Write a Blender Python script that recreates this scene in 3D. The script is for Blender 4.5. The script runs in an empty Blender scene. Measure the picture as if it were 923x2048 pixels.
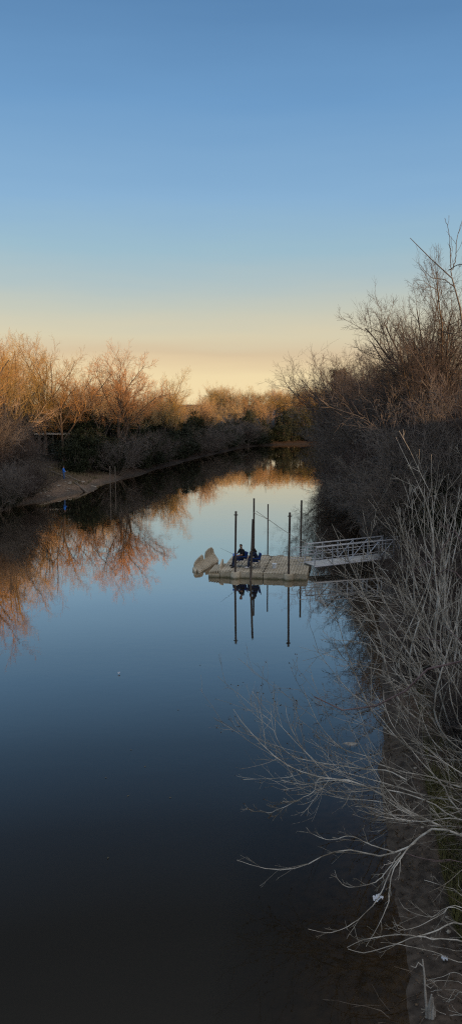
import bpy, bmesh, math, random
import numpy as np
from mathutils import Vector, Matrix

random.seed(7)
scene = bpy.context.scene
COL = scene.collection
PI = math.pi

# ------------------------------------------------------------------ camera
F = 1539.0
TH = math.atan(217 / 1539)
CH = 10.0
c_, s_ = math.cos(TH), math.sin(TH)
cd = bpy.data.cameras.new('camera')
cam = bpy.data.objects.new('camera', cd)
COL.objects.link(cam)
cam.location = (0, 0, CH)
cam.rotation_euler = (PI / 2 - TH, 0, 0)
cd.sensor_fit = 'VERTICAL'
cd.sensor_height = 36
cd.sensor_width = 36
cd.lens = 36 * F / 2048
cd.clip_start = 0.1
cd.clip_end = 6000
scene.camera = cam


def ray(px, py):
    u = (px - 461.5) / F
    v = (1024 - py) / F
    return (u, c_ + v * s_, -s_ + v * c_)


def G(px, py, z=0.0):
    r = ray(px, py)
    t = (z - CH) / r[2]
    return (r[0] * t, r[1] * t, z)


def A(px, py, Y):
    r = ray(px, py)
    t = Y / r[1]
    return (r[0] * t, Y, CH + r[2] * t)


# ------------------------------------------------------------------ tagging
def tag(o, label=None, cat=None, group=None, kind=None):
    if label: o['label'] = label
    if cat: o['category'] = cat
    if group: o['group'] = group
    if kind: o['kind'] = kind
    return o


def empty(name, loc=(0, 0, 0), rz=0.0):
    o = bpy.data.objects.new(name, None)
    o.empty_display_size = 0.3
    COL.objects.link(o)
    o.location = loc
    o.rotation_euler = (0, 0, rz)
    return o


def link(name, me, mat, parent=None):
    o = bpy.data.objects.new(name, me)
    COL.objects.link(o)
    if mat is not None:
        me.materials.clear()
        me.materials.append(mat)
    if parent is not None:
        o.parent = parent
    return o


def copy_thing(o, loc, rz, sc, label=None, group=None, tilt=(0, 0)):
    c = o.copy()
    COL.objects.link(c)
    c.location = loc
    c.rotation_euler = (tilt[0], tilt[1], rz)
    c.scale = (sc, sc, sc) if not isinstance(sc, tuple) else sc
    if label: c['label'] = label
    if group: c['group'] = group
    for ch in o.children:
        d = ch.copy()
        COL.objects.link(d)
        d.parent = c
        for g in ch.children:
            e = g.copy()
            COL.objects.link(e)
            e.parent = d
    return c


# ------------------------------------------------------------------ materials
def s2l(c):
    return tuple(((v / 255) / 12.92 if v / 255 <= 0.04045 else ((v / 255 + 0.055) / 1.055) ** 2.4) for v in c)


def mat_noise(name, c1, c2, scale=3.0, rough=0.85, bump=0.0, bscale=30.0, objrand=0.0, c3=None, spec=0.2, stretch=None, metal=0.0):
    m = bpy.data.materials.new(name)
    m.use_nodes = True
    nt = m.node_tree
    b = nt.nodes['Principled BSDF']
    tc = nt.nodes.new('ShaderNodeTexCoord')
    vec = tc.outputs['Object']
    if stretch:
        mp = nt.nodes.new('ShaderNodeMapping')
        mp.inputs['Scale'].default_value = stretch
        nt.links.new(vec, mp.inputs[0])
        vec = mp.outputs[0]
    n = nt.nodes.new('ShaderNodeTexNoise')
    n.inputs['Scale'].default_value = scale
    n.inputs['Detail'].default_value = 5
    nt.links.new(vec, n.inputs['Vector'])
    r = nt.nodes.new('ShaderNodeValToRGB')
    r.color_ramp.elements[0].position = 0.32
    r.color_ramp.elements[1].position = 0.68
    r.color_ramp.elements[0].color = (*c1, 1)
    r.color_ramp.elements[1].color = (*c2, 1)
    if c3:
        e = r.color_ramp.elements.new(0.5)
        e.color = (*c3, 1)
    nt.links.new(n.outputs['Fac'], r.inputs['Fac'])
    out = r.outputs['Color']
    if objrand > 0:
        oi = nt.nodes.new('ShaderNodeObjectInfo')
        hs = nt.nodes.new('ShaderNodeHueSaturation')
        mr = nt.nodes.new('ShaderNodeMapRange')
        mr.inputs['To Min'].default_value = 1 - objrand
        mr.inputs['To Max'].default_value = 1 + objrand
        nt.links.new(oi.outputs['Random'], mr.inputs['Value'])
        nt.links.new(mr.outputs[0], hs.inputs['Value'])
        mr2 = nt.nodes.new('ShaderNodeMapRange')
        mr2.inputs['To Min'].default_value = 1.25
        mr2.inputs['To Max'].default_value = 0.7
        nt.links.new(oi.outputs['Random'], mr2.inputs['Value'])
        nt.links.new(mr2.outputs[0], hs.inputs['Saturation'])
        nt.links.new(out, hs.inputs['Color'])
        out = hs.outputs['Color']
    nt.links.new(out, b.inputs['Base Color'])
    b.inputs['Roughness'].default_value = rough
    b.inputs['Specular IOR Level'].default_value = spec
    b.inputs['Metallic'].default_value = metal
    if bump > 0:
        n2 = nt.nodes.new('ShaderNodeTexNoise')
        n2.inputs['Scale'].default_value = bscale
        n2.inputs['Detail'].default_value = 6
        nt.links.new(vec, n2.inputs['Vector'])
        bp = nt.nodes.new('ShaderNodeBump')
        bp.inputs['Strength'].default_value = bump
        bp.inputs['Distance'].default_value = 0.02
        nt.links.new(n2.outputs['Fac'], bp.inputs['Height'])
        nt.links.new(bp.outputs[0], b.inputs['Normal'])
    return m


M = {}
M['bark'] = mat_noise('bark', (.07, .055, .045), (.19, .16, .13), 6, .95, .6, 25, .2, stretch=(1, 1, .25))
M['bark_pale'] = mat_noise('pale_bark', (.20, .185, .165), (.42, .40, .36), 5, .9, .4, 40, .12, stretch=(1, 1, .3))
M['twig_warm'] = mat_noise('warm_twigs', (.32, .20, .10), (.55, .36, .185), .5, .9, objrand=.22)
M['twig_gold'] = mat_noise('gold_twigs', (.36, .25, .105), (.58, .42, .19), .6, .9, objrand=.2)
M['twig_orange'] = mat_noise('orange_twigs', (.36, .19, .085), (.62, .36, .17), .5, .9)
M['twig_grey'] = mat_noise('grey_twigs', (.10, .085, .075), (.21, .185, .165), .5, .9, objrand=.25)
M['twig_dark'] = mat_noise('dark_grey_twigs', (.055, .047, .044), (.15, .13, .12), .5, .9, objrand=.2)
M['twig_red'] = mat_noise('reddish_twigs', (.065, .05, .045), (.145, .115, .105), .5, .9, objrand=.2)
M['willow'] = mat_noise('willow_bark', (.15, .13, .105), (.64, .62, .57), 3.2, .85, .5, 60, c3=(.40, .38, .335))
M['willow_twig'] = mat_noise('willow_twigs', (.13, .11, .08), (.56, .535, .48), 1.6, .85, c3=(.30, .28, .24))
M['purple_bark'] = mat_noise('purple_bark', (.10, .07, .075), (.21, .155, .155), 8, .7, .4, 60)
M['bud'] = mat_noise('dark_buds', (.05, .035, .025), (.10, .075, .05), 20, .9)
M['leaf_dark'] = mat_noise('dark_leaves', (.012, .018, .010), (.050, .060, .030), 1.2, .7, objrand=.3, c3=(.024, .032, .016), spec=.2)
M['leaf_olive'] = mat_noise('olive_leaves', (.04, .045, .015), (.13, .115, .04), 1.0, .8, objrand=.25)
M['pine'] = mat_noise('pine_needles', (.012, .02, .009), (.05, .055, .02), 1.5, .8)
M['grass'] = mat_noise('grass_blades', (.05, .055, .018), (.17, .155, .065), .9, .9, c3=(.09, .09, .032))
M['drygrass'] = mat_noise('dry_grass', (.09, .08, .04), (.24, .20, .12), .9, .9)
M['concrete'] = mat_noise('concrete', (.30, .28, .25), (.45, .42, .37), 2, .9, .3, 20)
M['roof_metal'] = mat_noise('roof_metal', (.60, .57, .52), (.80, .77, .70), 1.5, .6)
M['wood'] = mat_noise('weathered_wood', (.10, .085, .07), (.24, .21, .18), 8, .9, .4, 30, stretch=(1, 1, .2))
M['drift'] = mat_noise('driftwood', (.16, .14, .12), (.42, .40, .36), 9, .9, .5, 30, stretch=(1, 1, .25))
M['plastic'] = mat_noise('beige_plastic', (.40, .345, .25), (.58, .51, .39), 1.6, .6, .15, 60, c3=(.50, .44, .33))
def waterline(m, z0=.02, z1=.13, dark=(.16, .15, .09)):
    """a damp, algae-stained band along the water"""
    nt = m.node_tree
    b = nt.nodes['Principled BSDF']
    src = b.inputs['Base Color'].links[0].from_socket
    tc = nt.nodes.new('ShaderNodeTexCoord'); sp_ = nt.nodes.new('ShaderNodeSeparateXYZ')
    nt.links.new(tc.outputs['Object'], sp_.inputs[0])
    n = nt.nodes.new('ShaderNodeTexNoise'); n.inputs['Scale'].default_value = 4; n.inputs['Detail'].default_value = 6
    nt.links.new(tc.outputs['Object'], n.inputs['Vector'])
    ad = nt.nodes.new('ShaderNodeMath'); ad.operation = 'MULTIPLY_ADD'; ad.inputs[1].default_value = -.16
    nt.links.new(n.outputs['Fac'], ad.inputs[0]); nt.links.new(sp_.outputs['Z'], ad.inputs[2])
    mr = nt.nodes.new('ShaderNodeMapRange'); mr.inputs['From Min'].default_value = z0 - .08; mr.inputs['From Max'].default_value = z1 - .08
    nt.links.new(ad.outputs[0], mr.inputs['Value'])
    mx = nt.nodes.new('ShaderNodeMix'); mx.data_type = 'RGBA'
    nt.links.new(mr.outputs[0], mx.inputs['Factor']); mx.inputs['A'].default_value = (*dark, 1); nt.links.new(src, mx.inputs['B'])
    # blotchy scuffs
    n2 = nt.nodes.new('ShaderNodeTexNoise'); n2.inputs['Scale'].default_value = 1.1; n2.inputs['Detail'].default_value = 9; n2.inputs['Roughness'].default_value = .7
    nt.links.new(tc.outputs['Object'], n2.inputs['Vector'])
    r = nt.nodes.new('ShaderNodeValToRGB'); r.color_ramp.elements[0].position = .36; r.color_ramp.elements[0].color = (.62, .60, .56, 1)
    r.color_ramp.elements[1].position = .55; r.color_ramp.elements[1].color = (1, 1, 1, 1)
    nt.links.new(n2.outputs['Fac'], r.inputs['Fac'])
    m2 = nt.nodes.new('ShaderNodeMix'); m2.data_type = 'RGBA'; m2.blend_type = 'MULTIPLY'; m2.inputs['Factor'].default_value = .8
    nt.links.new(mx.outputs['Result'], m2.inputs['A']); nt.links.new(r.outputs['Color'], m2.inputs['B'])
    nt.links.new(m2.outputs['Result'], b.inputs['Base Color'])


M['plastic_clean'] = M['plastic'].copy()
M['plastic_clean'].name = 'clean_beige_plastic'
waterline(M['plastic'])
M['litter_leaf'] = mat_noise('fallen_leaves', (.04, .028, .018), (.20, .145, .095), 9, .9, c3=(.10, .07, .045))
M['plastic_dark'] = mat_noise('dark_joint', (.03, .027, .022), (.07, .06, .05), 5, .8)
M['steel'] = mat_noise('pile_steel', (.045, .038, .034), (.19, .155, .13), 3, .55, .3, 20, stretch=(1, 1, .15), metal=.3)
M['galv'] = mat_noise('galvanised_steel', (.22, .22, .22), (.36, .36, .36), 3, .5, metal=.5)
M['alu'] = mat_noise('aluminium', (.34, .37, .41), (.52, .55, .59), 2, .45, metal=.45, spec=.5)
M['alu_deck'] = mat_noise('aluminium_deck', (.50, .50, .48), (.66, .66, .64), 3, .6, metal=.2)
M['skin'] = mat_noise('skin', (.30, .17, .11), (.38, .22, .15), 6, .6)
M['hair'] = mat_noise('dark_hair', (.012, .009, .008), (.035, .026, .02), 20, .6)
M['black_cloth'] = mat_noise('black_shirt', (.010, .010, .012), (.022, .022, .026), 10, .95)
M['navy_cloth'] = mat_noise('navy_jacket', (.012, .017, .035), (.025, .034, .065), 10, .95)
M['denim'] = mat_noise('dark_denim', (.018, .027, .055), (.045, .06, .105), 25, .95)
M['denim_light'] = mat_noise('blue_denim', (.05, .12, .30), (.09, .19, .42), 25, .95)
M['blue_cloth'] = mat_noise('bright_blue_cloth', (.03, .19, .80), (.05, .28, .95), 12, .85)
M['chair_blue'] = mat_noise('chair_fabric', (.013, .045, .19), (.022, .075, .31), 12, .8)
M['chair_frame'] = mat_noise('chair_frame', (.03, .03, .035), (.10, .10, .11), 5, .5, metal=.3)
M['white_shoe'] = mat_noise('white_shoe', (.55, .53, .55), (.75, .73, .76), 20, .8)
M['black_shoe'] = mat_noise('black_shoe', (.012, .012, .012), (.03, .03, .03), 20, .7)
M['bucket'] = mat_noise('white_plastic', (.62, .66, .70), (.78, .82, .86), 5, .4, spec=.5)
M['litter'] = mat_noise('litter_plastic', (.55, .60, .68), (.80, .84, .90), 9, .5, spec=.5)
M['rod'] = mat_noise('rod_graphite', (.02, .02, .02), (.06, .06, .06), 5, .4)
M['stone'] = mat_noise('pale_stone', (.20, .18, .15), (.42, .38, .33), 4, .9, .4, 20)
M['eye'] = mat_noise('eyes', (.02, .015, .012), (.03, .02, .02), 5, .3)
M['lip'] = mat_noise('lips', (.26, .10, .08), (.30, .13, .10), 5, .6)


# ------------------------------------------------------------------ banks
def chain(pts, n=4):
    """Catmull-Rom resample of a list of points"""
    P = [np.array(p, float) for p in pts]
    P = [2 * P[0] - P[1]] + P + [2 * P[-1] - P[-2]]
    out = []
    for i in range(1, len(P) - 2):
        for j in range(n):
            t = j / n
            a, b, c, d = P[i - 1], P[i], P[i + 1], P[i + 2]
            out.append(.5 * ((2 * b) + (-a + c) * t + (2 * a - 5 * b + 4 * c - d) * t * t + (-a + 3 * b - 3 * c + d) * t ** 3))
    out.append(P[-2])
    return np.array(out)


LEFT = [(-46, -120), (-38, -40), (-31, 10), (-25.5, 45), (-21.7, 71.6), (-20.3, 77.1), (-19.0, 80), (-17.5, 85.8), (-15.4, 89.6), (-15.8, 94.9),
        (-14.4, 104.6), (-12.1, 114.9), (-9.2, 127.3), (-5.8, 143.9), (-1.2, 162), (3.3, 178), (10, 187), (22, 192), (45, 199), (80, 208), (140, 214)]
RIGHT = [(1.2, -120), (1.8, -30), (2.6, 5), (3.0, 11.2), (3.3, 12.3), (3.4, 13.6), (3.6, 15.2), (3.9, 17.2), (4.3, 19.7), (4.9, 23), (5.8, 27.5), (7.0, 34),
         (8.3, 40.7), (9.3, 47.2), (10.0, 56), (10.8, 66), (12, 80), (14.5, 108), (18.0, 145), (23, 168), (40, 180), (80, 188), (140, 194)]
LC = chain(LEFT, 3)
RC = chain(RIGHT, 3)


def seg_dist(px, py, C):
    d = np.full(px.shape, 1e9)
    for i in range(len(C) - 1):
        ax, ay = C[i]
        bx, by = C[i + 1]
        vx, vy = bx - ax, by - ay
        t = np.clip(((px - ax) * vx + (py - ay) * vy) / (vx * vx + vy * vy + 1e-9), 0, 1)
        d = np.minimum(d, np.hypot(px - ax - t * vx, py - ay - t * vy))
    return d


POLY = np.vstack([LC, RC[::-1]])


def inside(px, py):
    r = np.zeros(px.shape, bool)
    n = len(POLY)
    j = n - 1
    for i in range(n):
        xi, yi = POLY[i]
        xj, yj = POLY[j]
        if yi != yj:
            cond = ((yi > py) != (yj > py)) & (px < (xj - xi) * (py - yi) / (yj - yi) + xi)
            r ^= cond
        j = i
    return r


def vnoise(x, y, seed=0):
    out = np.zeros(np.shape(x))
    rg = np.random.RandomState(seed)
    for k in range(9):
        a = rg.uniform(0, 2 * PI)
        w = 2 ** rg.uniform(-2.2, 2.2)
        out += np.sin((x * math.cos(a) + y * math.sin(a)) * w + rg.uniform(0, 6.28)) / (w + .6)
    return out / 4


def height(x, y):
    x = np.atleast_1d(np.asarray(x, float))
    y = np.atleast_1d(np.asarray(y, float))
    dl = seg_dist(x, y, LC)
    dr = seg_dist(x, y, RC)
    ins = inside(x, y)
    jl = .7 * vnoise(x * .9, y * .9, 21) + .25 * vnoise(x * 3, y * 3, 22)
    jr = .32 * vnoise(x * 1.2, y * 1.2, 23) + .16 * vnoise(x * 4, y * 4, 24)
    sd = np.where(ins, -1, 1) * np.minimum(dl, dr) + np.where(dl < dr, jl, jr)
    ins = sd < 0
    rt = dr <= dl
    d = np.abs(sd)
    dl = np.where(rt, dl + 1e3, d)
    dr = np.where(rt, d, dr + 1e3)
    nz = vnoise(x, y, 3)
    hl = 1.0 * (1 - np.exp(-dl / 3.0)) + .11 * np.minimum(dl, 30) + .004 * np.clip(dl - 30, 0, 200) + nz * .25 * np.clip(dl / 4, 0, 1)
    hl += .12 * vnoise(x * 2.3, y * 2.3, 8) * np.clip(dl / 1.5, 0, 1)
    near = np.clip((32 - y) / 14, 0, 1)
    hr0 = 1.5 * (1 - np.exp(-dr / 2.3)) + .10 * dr
    hr1 = .16 * dr + .9 * np.clip((dr - 1.2) / 4, 0, 1) ** 1.3
    hr = hr0 * (1 - near) + hr1 * near
    t = np.clip((dr - 10) / 28, 0, 1)  # hill added behind the right bank trees to shade both banks
    hr = hr + 8.5 * t * t * (3 - 2 * t) * np.clip((140 - y) / 60, .15, 1) + nz * .3 * np.clip(dr / 4, 0, 1)
    hr += .10 * vnoise(x * 3.1, y * 3.1, 5) * np.clip(dr / .8, 0, 1)
    hr = np.minimum(hr, 12.5)
    h = np.where(dl < dr, hl, hr)
    hw = -np.minimum(.16 * d + .012 * d * d, 2.2)
    return np.where(ins, hw, np.maximum(h, .015))


def hz(x, y):
    return float(height(x, y)[0])


def axis(parts):
    out = []
    for a, b, st in parts:
        out += list(np.arange(a, b, st))
    return np.array(sorted(set(np.round(out, 3))))


def grid_mesh(name, xs, ys, Z):
    nx, ny = len(xs), len(ys)
    X, Y = np.meshgrid(xs, ys)
    co = np.stack([X, Y, Z], -1).reshape(-1, 3)
    i = np.arange(nx - 1)[None, :] + nx * np.arange(ny - 1)[:, None]
    q = np.stack([i, i + 1, i + 1 + nx, i + nx], -1).reshape(-1, 4)
    return raw_mesh(name, co, q)


def raw_mesh(name, co, faces, smooth=True):
    me = bpy.data.meshes.new(name)
    k = faces.shape[1]
    me.vertices.add(len(co))
    me.vertices.foreach_set('co', np.ascontiguousarray(co, np.float32).ravel())
    me.loops.add(faces.size)
    me.loops.foreach_set('vertex_index', np.ascontiguousarray(faces, np.int32).ravel())
    me.polygons.add(len(faces))
    me.polygons.foreach_set('loop_start', np.arange(0, faces.size, k, dtype=np.int32))
    me.polygons.foreach_set('loop_total', np.full(len(faces), k, np.int32))
    me.update(calc_edges=True)
    if smooth:
        me.polygons.foreach_set('use_smooth', np.ones(len(faces), bool))
    me.validate()
    return me


# terrain: one sheet to the horizon
txs = axis([(-3000, -400, 400), (-400, -80, 30), (-80, -34, 3), (-34, -8, .7), (-8, 2, 1.5), (2, 13, .28), (13, 30, 1.0), (30, 80, 4), (80, 400, 30), (400, 3001, 400)])
tys = axis([(-1000, -100, 150), (-100, 6, 8), (6, 30, .35), (30, 60, .7), (60, 130, 1.1), (130, 215, 2.5), (215, 420, 20), (420, 4001, 400)])
TX, TY = np.meshgrid(txs, tys)
TZ = height(TX.ravel(), TY.ravel()).reshape(TX.shape)
far = np.hypot(TX, TY - 100) > 900
TZ = np.where(far, np.minimum(TZ, 5.0), TZ)
ter = grid_mesh('ground', txs, tys, TZ)


def ground_material():
    m = bpy.data.materials.new('river_bank_soil')
    m.use_nodes = True
    nt = m.node_tree
    L = nt.links.new
    b = nt.nodes['Principled BSDF']
    geo = nt.nodes.new('ShaderNodeNewGeometry')
    sep = nt.nodes.new('ShaderNodeSeparateXYZ')
    L(geo.outputs['Position'], sep.inputs[0])
    n1 = nt.nodes.new('ShaderNodeTexNoise'); n1.inputs['Scale'].default_value = .35; n1.inputs['Detail'].default_value = 8
    n2 = nt.nodes.new('ShaderNodeTexNoise'); n2.inputs['Scale'].default_value = 5; n2.inputs['Detail'].default_value = 8
    L(geo.outputs['Position'], n1.inputs['Vector']); L(geo.outputs['Position'], n2.inputs['Vector'])
    # height + noise drives mud -> sand -> litter
    ad = nt.nodes.new('ShaderNodeMath'); ad.operation = 'MULTIPLY_ADD'
    L(n1.outputs['Fac'], ad.inputs[0]); ad.inputs[1].default_value = 1.0; L(sep.outputs['Z'], ad.inputs[2])
    r = nt.nodes.new('ShaderNodeValToRGB')
    mr = nt.nodes.new('ShaderNodeMapRange'); mr.inputs['From Min'].default_value = -0.4; mr.inputs['From Max'].default_value = 3.0
    L(ad.outputs[0], mr.inputs['Value']); L(mr.outputs[0], r.inputs['Fac'])
    el = r.color_ramp.elements
    el[0].position = .10; el[0].color = (.11, .085, .055, 1)
    el[1].position = .29; el[1].color = (.11, .095, .078, 1)
    for p, c in [(.36, (.16, .12, .09)), (.46, (.21, .155, .11)), (.58, (.12, .09, .06)), (.8, (.06, .048, .03))]:
        e = el.new(p); e.color = (*c, 1)
    r2 = nt.nodes.new('ShaderNodeValToRGB')
    r2.color_ramp.elements[0].position = .35; r2.color_ramp.elements[0].color = (.45, .42, .4, 1)
    r2.color_ramp.elements[1].position = .62; r2.color_ramp.elements[1].color = (1.15, 1.12, 1.1, 1)
    L(n2.outputs['Fac'], r2.inputs['Fac'])
    mx = nt.nodes.new('ShaderNodeMix'); mx.data_type = 'RGBA'; mx.blend_type = 'MULTIPLY'; mx.inputs['Factor'].default_value = 1
    L(r.outputs['Color'], mx.inputs['A']); L(r2.outputs['Color'], mx.inputs['B'])
    # right bank: dark wet soil and leaf litter instead of sand
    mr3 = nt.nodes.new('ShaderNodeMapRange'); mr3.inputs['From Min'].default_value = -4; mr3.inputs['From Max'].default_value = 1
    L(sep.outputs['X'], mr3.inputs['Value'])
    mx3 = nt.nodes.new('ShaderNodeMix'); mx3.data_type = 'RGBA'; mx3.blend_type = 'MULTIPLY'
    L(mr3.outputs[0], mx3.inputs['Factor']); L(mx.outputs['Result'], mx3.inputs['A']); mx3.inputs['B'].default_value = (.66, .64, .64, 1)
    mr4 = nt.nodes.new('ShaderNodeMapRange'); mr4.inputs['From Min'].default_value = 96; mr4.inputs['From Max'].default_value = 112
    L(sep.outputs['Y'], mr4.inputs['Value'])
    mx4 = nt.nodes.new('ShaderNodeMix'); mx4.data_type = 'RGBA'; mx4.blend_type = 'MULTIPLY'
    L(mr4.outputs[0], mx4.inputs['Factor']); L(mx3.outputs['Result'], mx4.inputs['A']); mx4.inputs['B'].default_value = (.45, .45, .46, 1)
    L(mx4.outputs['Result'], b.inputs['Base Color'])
    b.inputs['Roughness'].default_value = .85
    b.inputs['Specular IOR Level'].default_value = .3
    bp = nt.nodes.new('ShaderNodeBump'); bp.inputs['Strength'].default_value = .8; bp.inputs['Distance'].default_value = .08
    L(n2.outputs['Fac'], bp.inputs['Height']); L(bp.outputs[0], b.inputs['Normal'])
    return m


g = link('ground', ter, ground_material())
tag(g, kind='structure')

# ------------------------------------------------------------------ water
wxs = axis([(-90, -40, 8), (-40, 2, 2.0), (2, 12, .25), (12, 30, 2), (30, 150, 8)])
wys = axis([(-110, 6, 6), (6, 40, .4), (40, 60, 1), (60, 225, 2.5)])
WX, WY = np.meshgrid(wxs, wys)
wat = grid_mesh('river_water', wxs, wys, np.zeros(WX.shape))
dep = np.clip(-height(WX.ravel(), WY.ravel()), 0, 3)
at = wat.attributes.new('depth', 'FLOAT', 'POINT')
at.data.foreach_set('value', dep.astype(np.float32))


def water_material():
    m = bpy.data.materials.new('river_water')
    m.use_nodes = True
    nt = m.node_tree
    L = nt.links.new
    nt.nodes.clear()
    N = nt.nodes.new
    out = N('ShaderNodeOutputMaterial')
    geo = N('ShaderNodeNewGeometry')
    mp = N('ShaderNodeMapping'); mp.inputs['Scale'].default_value = (.55, 1.0, 1)
    L(geo.outputs['Position'], mp.inputs[0])
    n1 = N('ShaderNodeTexNoise'); n1.inputs['Scale'].default_value = 2.6; n1.inputs['Detail'].default_value = 3; n1.inputs['Roughness'].default_value = .5
    n2 = N('ShaderNodeTexNoise'); n2.inputs['Scale'].default_value = .28; n2.inputs['Detail'].default_value = 2
    L(mp.outputs[0], n1.inputs['Vector']); L(mp.outputs[0], n2.inputs['Vector'])
    # breeze patches: ripples are stronger where the large noise is high
    n3 = N('ShaderNodeTexNoise'); n3.inputs['Scale'].default_value = .06; n3.inputs['Detail'].default_value = 2
    L(mp.outputs[0], n3.inputs['Vector'])
    mr = N('ShaderNodeMapRange'); mr.inputs['From Min'].default_value = .42; mr.inputs['From Max'].default_value = .62
    mr.inputs['To Min'].default_value = .25; mr.inputs['To Max'].default_value = 1.0
    L(n3.outputs['Fac'], mr.inputs['Value'])
    mu = N('ShaderNodeMath'); mu.operation = 'MULTIPLY'
    L(n1.outputs['Fac'], mu.inputs[0]); L(mr.outputs[0], mu.inputs[1])
    ad = N('ShaderNodeMath'); ad.operation = 'MULTIPLY_ADD'
    L(n2.outputs['Fac'], ad.inputs[0]); ad.inputs[1].default_value = 1.5; L(mu.outputs[0], ad.inputs[2])
    bp = N('ShaderNodeBump'); bp.inputs['Strength'].default_value = 1; bp.inputs['Distance'].default_value = .0025
    L(ad.outputs[0], bp.inputs['Height'])
    dt = N('ShaderNodeVectorMath'); dt.operation = 'DOT_PRODUCT'
    L(geo.outputs['Incoming'], dt.inputs[0]); L(geo.outputs['True Normal'], dt.inputs[1])
    ab = N('ShaderNodeMath'); ab.operation = 'ABSOLUTE'
    L(dt.outputs['Value'], ab.inputs[0])
    r = N('ShaderNodeValToRGB')
    el = r.color_ramp.elements
    el[0].position = 0; el[0].color = (.98,) * 3 + (1,)
    el[1].position = 1; el[1].color = (.012,) * 3 + (1,)
    for p, v in [(.08, .90), (.15, .84), (.22, .74), (.31, .44), (.42, .18), (.50, .08), (.58, .035)]:
        e = el.new(p); e.color = (v, v, v, 1)
    L(ab.outputs[0], r.inputs['Fac'])
    gl = N('ShaderNodeBsdfGlossy'); gl.inputs['Roughness'].default_value = .012; gl.inputs['Color'].default_value = (1, .95, .88, 1)
    L(bp.outputs[0], gl.inputs['Normal'])
    df = N('ShaderNodeBsdfDiffuse'); df.inputs['Color'].default_value = (.021, .018, .013, 1)
    tr = N('ShaderNodeBsdfTransparent'); tr.inputs['Color'].default_value = (.75, .66, .52, 1)
    at = N('ShaderNodeAttribute'); at.attribute_name = 'depth'
    mrd = N('ShaderNodeMapRange'); mrd.inputs['From Min'].default_value = 0.0; mrd.inputs['From Max'].default_value = .7
    mrd.inputs['To Min'].default_value = .03; mrd.inputs['To Max'].default_value = 1
    L(at.outputs['Fac'], mrd.inputs['Value'])
    m1 = N('ShaderNodeMixShader'); L(mrd.outputs[0], m1.inputs[0]); L(tr.outputs[0], m1.inputs[1]); L(df.outputs[0], m1.inputs[2])
    m2 = N('ShaderNodeMixShader'); L(r.outputs['Color'], m2.inputs[0]); L(m1.outputs[0], m2.inputs[1]); L(gl.outputs[0], m2.inputs[2])
    L(m2.outputs[0], out.inputs['Surface'])
    return m


w = link('river_water', wat, water_material())
tag(w, kind='structure')

# ------------------------------------------------------------------ sky + sun
SUN_EL = math.radians(6.0)
SUN_DIR = Vector((.84, -.54, 0)).normalized()
SUN_DIR = Vector((SUN_DIR.x * math.cos(SUN_EL), SUN_DIR.y * math.cos(SUN_EL), math.sin(SUN_EL)))
SUN_AZ = math.atan2(SUN_DIR.x, SUN_DIR.y)     # clockwise from +Y
world = bpy.data.worlds.new('World')
scene.world = world
world.use_nodes = True
wt = world.node_tree
wt.nodes.clear()
N = wt.nodes.new
L = wt.links.new
wo = N('ShaderNodeOutputWorld')
sky = N('ShaderNodeTexSky')
sky.sky_type = 'NISHITA'
sky.sun_disc = False
sky.sun_elevation = SUN_EL
sky.sun_rotation = SUN_AZ
bg1 = N('ShaderNodeBackground'); bg1.inputs['Strength'].default_value = .02
L(sky.outputs[0], bg1.inputs['Color'])
tc = N('ShaderNodeTexCoord')
sp = N('ShaderNodeSeparateXYZ')
L(tc.outputs['Generated'], sp.inputs[0])
mpw = N('ShaderNodeMapping'); mpw.inputs['Scale'].default_value = (2.6, 2.6, 20)
L(tc.outputs['Generated'], mpw.inputs[0])
hn = N('ShaderNodeTexNoise'); hn.inputs['Scale'].default_value = 1.6; hn.inputs['Detail'].default_value = 3
L(mpw.outputs[0], hn.inputs['Vector'])
hm = N('ShaderNodeMath'); hm.operation = 'MULTIPLY_ADD'
hm.inputs[1].default_value = .030
L(hn.outputs['Fac'], hm.inputs[0]); L(sp.outputs['Z'], hm.inputs[2])
hm2 = N('ShaderNodeMath'); hm2.operation = 'SUBTRACT'; hm2.inputs[1].default_value = .015
L(hm.outputs[0], hm2.inputs[0])
rp = N('ShaderNodeValToRGB')
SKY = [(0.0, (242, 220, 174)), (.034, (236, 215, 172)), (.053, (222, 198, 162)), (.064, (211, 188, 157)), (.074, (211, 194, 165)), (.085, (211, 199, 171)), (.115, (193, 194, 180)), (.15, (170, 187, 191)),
       (.187, (150, 182, 199)), (.242, (131, 171, 206)), (.344, (104, 150, 195)), (.432, (84, 128, 174)), (.50, (72, 108, 150)), (.60, (70, 90, 116)), (.80, (165, 168, 174)), (1.0, (250, 249, 247))]  # overhead stops, out of view, raised to brighten the ambient fill
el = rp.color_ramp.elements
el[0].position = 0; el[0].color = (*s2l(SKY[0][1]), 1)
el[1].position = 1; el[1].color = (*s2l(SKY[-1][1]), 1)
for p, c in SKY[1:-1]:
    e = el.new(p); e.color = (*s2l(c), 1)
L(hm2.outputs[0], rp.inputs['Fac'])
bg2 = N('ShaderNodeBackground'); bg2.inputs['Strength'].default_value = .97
L(rp.outputs['Color'], bg2.inputs['Color'])
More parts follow.
